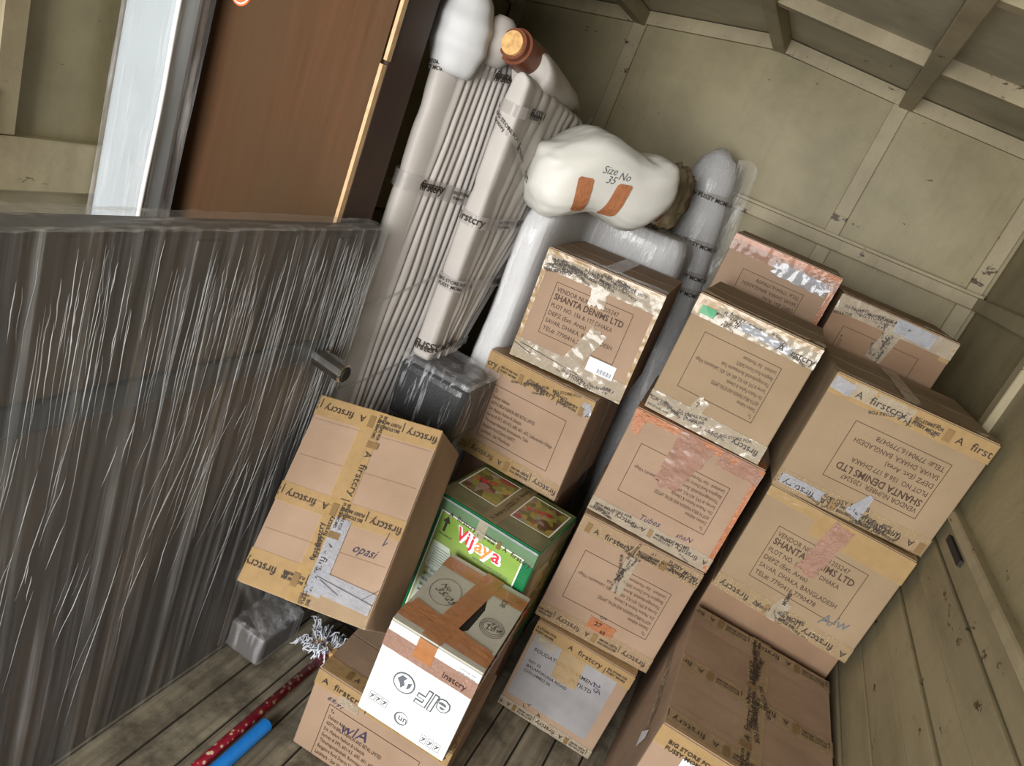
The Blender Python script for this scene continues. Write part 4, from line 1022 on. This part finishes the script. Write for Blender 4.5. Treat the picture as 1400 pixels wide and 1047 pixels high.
for i, (y, r, dz) in enumerate(((0.085, 0.052, 0), (0.10, 0.058, 0), (0.13, 0.060, 0), (0.17, 0.055, 0.0), (0.22, 0.050, -0.004), (0.30, 0.045, -0.012), (0.40, 0.038, -0.022), (0.485, 0.022, -0.035))):
    rings.append([Vector((0.008 + (r + 0.004 * sin(3 * 2 * pi * k / 24 + i)) * cos(2 * pi * k / 24), y, 0.815 + dz + r * sin(2 * pi * k / 24))) for k in range(24)])
mb.loft(rings); fix_normals(mb.build('foam_collar', M['foam_warm'], b2, smooth=True))
band(b2, 0.060, 0.04, 0.14, 0.715, 0.02, 0.030); band(b2, 0.060, 0.04, 0.36, 0.42, 0.0, 0.035); band(b2, 0.060, 0.04, 0.31, 0.235, 0.0, 0.036); band(b2, 0.060, 0.04, 0.20, 0.03, 0.05, 0.026)
band(b2, 0.060, 0.04, 0.26, 0.70, -0.55, 0.02)
mb = MB(); vs = []
for k in range(13):
    z = 0.02 + 0.76 * k / 12; L_ = 0.56 * (0.33 + 0.67 * z / 0.80) - 0.02
    for d in (0.0, -0.014, -0.028): vs.append((0.070, L_ + d, z))
mb.add(vs, [(3 * i + j, 3 * i + 3 + j, 3 * i + 4 + j, 3 * i + 1 + j) for i in range(12) for j in (0, 1)])
mb.build('tape_band', M['black_tape'], b2)
mb = MB(); mb.add([(0.067, 0.085, 0.05), (0.068, 0.105, 0.085), (0.068, 0.125, 0.14), (0.068, 0.112, 0.075), (0.067, 0.10, 0.03)], [(0, 1, 2, 3, 4)]); mb.build('tear', M['wood_dark'], b2)

# black film wrapped seat between the stacks
t = thing('wrapped_stool', 'low black seat wrapped in shiny film, between leaning carton and left stack', 'stool', (-0.83, 1.735, FLOOR))
mb = MB(); mb.box((0, 0.03, 0.0), (0.16, 0.20, 0.80)); mb.build('base', M['blackwrap'], t, bevel=0.015)
mb = MB(); mb.box((-0.015, -0.01, 0.80), (0.215, 0.20, 0.99)); mb.build('seat', M['blackwrap'], t, bevel=0.03, seg=3)
mb = MB(); mb.box((-0.02, -0.016, 0.78), (0.221, 0.206, 0.998)); mb.build('film', M['film_dark'], t, bevel=0.032, seg=3, smooth=True)
mb = MB(); mb.box((-0.02, -0.014, 0.985), (0.22, 0.205, 1.004)); mb.build('top_film', M['film_soft'], t, bevel=0.008, smooth=True)

# big film wrapped bundle behind the left stack
def blob(name, mat, par, cx, cy, cz, rx, ry, rz, sq=0.6, seed=0, amp=0.05, n=40, fr=3.0, lump=None):
    mb = MB(); rings = []
    sp = lambda c_, e: math.copysign(abs(c_) ** e, c_)
    for i in range(1, n):
        th = pi * i / n - pi / 2; ring = []
        for k in range(n + 8):
            a = 2 * pi * k / (n + 8)
            p = Vector((sp(cos(th), sq) * sp(cos(a), sq), sp(cos(th), sq) * sp(sin(a), sq), sp(sin(th), sq)))
            d = 1 + amp * noise.noise(p * fr + Vector((seed, 0, 0))) + amp * 0.4 * noise.noise(p * fr * 3 + Vector((0, seed, 0)))
            q = Vector((p.x * rx * d, p.y * ry * d, p.z * rz * d))
            if lump: q = lump(q)
            ring.append(q + Vector((cx, cy, cz)))
        rings.append(ring)
    mb.loft(rings); return fix_normals(mb.build(name, mat, par, smooth=True))
t = thing('wrapped_bundle', 'bulky white bundle in glossy stretch film behind the left stack of cartons', 'bundle', (-0.59, 2.66, FLOOR))
def chaikin(p, n=2):
    for _ in range(n):
        q = []
        for a, b in zip(p, p[1:] + p[:1]): q += [(a[0] * .75 + b[0] * .25, a[1] * .75 + b[1] * .25), (a[0] * .25 + b[0] * .75, a[1] * .25 + b[1] * .75)]
        p = q
    return p
foot = chaikin([(-0.17, -0.4), (-0.17, -0.66), (-0.12, -0.67), (-0.07, -0.66), (-0.07, -0.4), (-0.085, -0.20), (0.245, -0.20), (0.245, -0.02), (0.225, 0.20), (-0.12, 0.20), (-0.165, -0.05)])
def bundle(name, mat, grow, top, sd):
    mb = MB(); rings = []
    for i in range(46):
        f = i / 45; z = top * f; r = 1.0 if f < 0.93 else math.sqrt(max(0.0, 1 - ((f - 0.93) / 0.0705) ** 2)) 
        ring = []
        for x, y in foot:
            d = Vector((x - 0.02, y + 0.1)); L = d.length; d = d / L
            g = grow + 0.012 * noise.noise(Vector((x * 6, y * 6, z * 4 + sd))) + 0.005 * noise.noise(Vector((x * 22, y * 22, z * 14 + sd)))
            k = 0.88 + 0.12 * r
            ring.append(Vector((0.02 + d.x * (L * k + g), -0.1 + d.y * (L * k + g), z + 0.012 * noise.noise(Vector((x * 9, y * 9, sd))))))
        rings.append(ring)
    mb.loft(rings); return fix_normals(mb.build(name, mat, t, smooth=True))
bundle('bundle_body', M['foam'], 0.0, 1.512, 2)
bundle('film', M['film_bundle'], 0.006, 1.519, 2)
mb = MB()
for a, b in ((-0.20, 0.12),):
    n_ = 20; vs = []
    for k in range(n_ + 1):
        x_ = -0.26 + 0.44 * k / n_
        for dz in (0, 0.02, 0.04): vs.append((x_ * 0.55, -0.12 + x_ * 0.3 - 0.004 * noise.noise(Vector((x_ * 30, dz * 60, 0))), 1.545 - 0.01 * k / n_ + dz * 0.2))
    mb.add(vs, [(3 * i + j, 3 * i + 3 + j, 3 * i + 4 + j, 3 * i + 1 + j) for i in range(n_) for j in (0, 1)])
mb.build('tape', M['brown_tape'], t, smooth=True)

# white sack on top of the bundle
def lumpf(q):
    q = q.copy(); q.z += 0.020 * cos(q.x * 22 + 0.9) ; q.z *= 1.0 + 0.15 * (-q.x) ; return q
t = thing('sack', 'plump white sack with two brown tape strips, lying on the film-wrapped bundle', 'sack', (-0.605, 2.13, FLOOR + 1.515), (0, RD(-9), RD(46)))
blob('sack_body', M['sack'], t, 0, 0, 0.115, 0.235, 0.125, 0.115, 0.62, 9, 0.06, lump=lumpf, n=44, fr=2.0)
def sack_strip(x0, x1, name):
    body = [o for o in t.children if o.name.startswith('sack_body')][0]
    from mathutils.bvhtree import BVHTree
    bv = BVHTree.FromPolygons([v.co for v in body.data.vertices], [tuple(p.vertices) for p in body.data.polygons])
    vs = []; n_ = 16
    for k in range(n_ + 1):
        z = 0.03 + 0.10 * k / n_
        for e in (0, .5, 1):
            xx = x0 + (x1 - x0) * k / n_ + (e - 0.5) * (0.048 if 0 < k < n_ else 0.036)
            h = bv.ray_cast(Vector((xx, -0.6, z)), Vector((0, 1, 0)))
            y = h[0].y - 0.004 if h[0] else -0.12
            vs.append((xx, y, z))
    mb = MB(); mb.add(vs, [(3 * i + j, 3 * i + 3 + j, 3 * i + 4 + j, 3 * i + 1 + j) for i in range(n_) for j in (0, 1)])
    fix_normals(mb.build(name, M['orange_tape'], t, smooth=True))
    return bv
sack_strip(-0.105, -0.11, 'tape_strip'); bv = sack_strip(-0.01, 0.015, 'tape_strip')
mb = MB()
for i, (tx, x_, z_) in enumerate((('Size', -0.07, 0.15), ('35', -0.05, 0.125), ('No', -0.015, 0.14))):
    vs, fs, _ = text_geo(tx, -0.005, 0.4); out = []
    for x, y in vs:
        xx, zz_ = x_ + x * 0.03, z_ + y * 0.03
        h = bv.ray_cast(Vector((xx, -0.6, zz_)), Vector((0, 1, 0))); out.append((xx, (h[0].y if h[0] else -0.1) - 0.003, zz_))
    mb.add(out, fs)
mb.build('handwriting', M['grey_print'], t)['kind'] = 'stuff'

# tan cloth bag behind the sack
t = thing('cloth_bag', 'small tan cloth bag tucked behind right end of the white sack', 'bag', (-0.52, 2.64, FLOOR + 1.53))
blob('bag_body', M['cloth_tan'], t, 0, 0, 0.11, 0.085, 0.08, 0.11, 0.8, 14, 0.22)
mb = MB(); mb.tube([(0.02 + 0.02 * sin(k / 3), -0.080 - 0.006 * sin(k), 0.02 + 0.18 * k / 10) for k in range(11)], 0.007, 6); mb.build('strap', M['wood_dark'], t, smooth=True)

# film wrapped roll leaning on the bulkhead
t = thing('wrapped_roll', 'slim upright white roll in clear film with printed tape, behind the back row', 'roll', (-0.185, 2.86, FLOOR))
ax0 = Vector((0, 0, 0)); ax1 = Vector((-0.275, 0.14, 1.87))
mb = MB(); pts = []; rs = []
for k in range(41):
    f = k / 40; p = ax0.lerp(ax1, f); r = 0.090 + 0.004 * noise.noise(Vector((f * 12, 0, 0)))
    r *= 1 - 0.13 * math.exp(-((f - 0.905) / 0.012) ** 2)
    if f > 0.92: r *= math.sqrt(max(0.02, 1 - ((f - 0.92) / 0.0805) ** 2))
    pts.append(p); rs.append(r)
mb.tube(pts, rs, 24); mb.build('roll_body', M['foam'], t, smooth=True)
mb = MB(); mb.tube([p for p in pts], [r + 0.006 for r in rs], 32)
o = mb.build('film', M['film_bundle'], t, smooth=True)
for f0 in (0.895, 0.80, 0.735, 0.70):
    mb = MB(); mb.tube([ax0.lerp(ax1, f0 + d * 0.010) for d in (0, 1)], 0.098, 24, cap=False); bo = mb.build('tape_band', M['band'], t, smooth=True)
    mb = MB(); c0 = ax0.lerp(ax1, f0 + 0.002); l = 0
    for body in ('firstcry', 'FUSSY MOMS', 'A firstcry'):
        vs, fs, wd_ = text_geo(body, 0.02); out = []
        for x, y in vs:
            a = -2.6 + (l + x * 0.024) / 0.1; out.append((c0.x + 0.100 * cos(a), c0.y + 0.100 * sin(a), c0.z + y * 0.022 - 0.02 * cos(a) * 0))
        mb.add(out, fs); l += wd_ * 0.024 + 0.01
    mb.build('tape_print', M['black_print'], bo)['kind'] = 'stuff'
mb = MB(); v_ = []
for j in range(13):
    for i in range(9):
        p = ax0.lerp(ax1, 0.62 + 0.37 * j / 12); v_.append((p.x + 0.07 + 0.085 * i / 8, p.y + 0.01 + 0.012 * noise.noise(Vector((i * 0.7, j * 0.5, 1))), p.z + 0.02 * sin(i / 8 * 2) - 0.03 * (i / 8) ** 3))
mb.add(v_, [(j * 9 + i, j * 9 + i + 1, (j + 1) * 9 + i + 1, (j + 1) * 9 + i) for j in range(12) for i in range(8)])
mb.build('loose_film', M['film_clear'], t, smooth=True)

# mop and blue pipe on the floor
t = thing('mop', 'mop with white string head and red flower-patterned handle lying on the floor planks', 'mop', (-0.69, 1.62, FLOOR + 0.016))
mb = MB(); mb.tube([(0.0, 0.0, 0.0), (0.0, -0.5, 0.0), (0.008, -1.0, 0.0)], 0.014, 14); mb.build('handle', M['red_flower'], t, smooth=True)
mb = MB(); mb.box((-0.06, -0.01, -0.012), (0.03, 0.025, 0.018)); mb.build('clamp', M['wood_end'], t, bevel=0.005)
mb = MB()
for k in range(90):
    a = random.uniform(0.2, 2.2); L = random.uniform(0.06, 0.15); x0 = random.uniform(-0.06, 0.02)
    p = []
    for q in range(7):
        f = q / 6; p.append((x0 - 0.04 * f + L * f * cos(a) * 0.6 + 0.022 * noise.noise(Vector((k * 1.7, f * 3, 0))), 0.0 + L * f * (0.6 if k % 3 else -0.35) + 0.022 * noise.noise(Vector((k * 1.7, f * 3, 5))), -0.006 + 0.05 * sin(f * 2.6) * random.random()))
    mb.tube(p, 0.0022, 5)
o = mb.build('mop_strings', M['string'], t, smooth=True); o['kind'] = 'stuff'
t = thing('blue_pipe', 'bright blue plastic pipe lying beside the red mop handle', 'pipe', (-0.648, 1.30, FLOOR + 0.02))
mb = MB(); mb.tube([(0.0, 0.0, 0.0), (0.0, -0.9, 0.0)], 0.019, 18); mb.build('pipe_wall', M['blue'], t, smooth=False)
mb = MB(); mb.tube([(0.0, -0.002, 0.0), (0.0, 0.003, 0.0)], 0.015, 18); mb.build('pipe_mouth_shade', M['dark'], t)  # dark disc stands for the shade within the hollow pipe
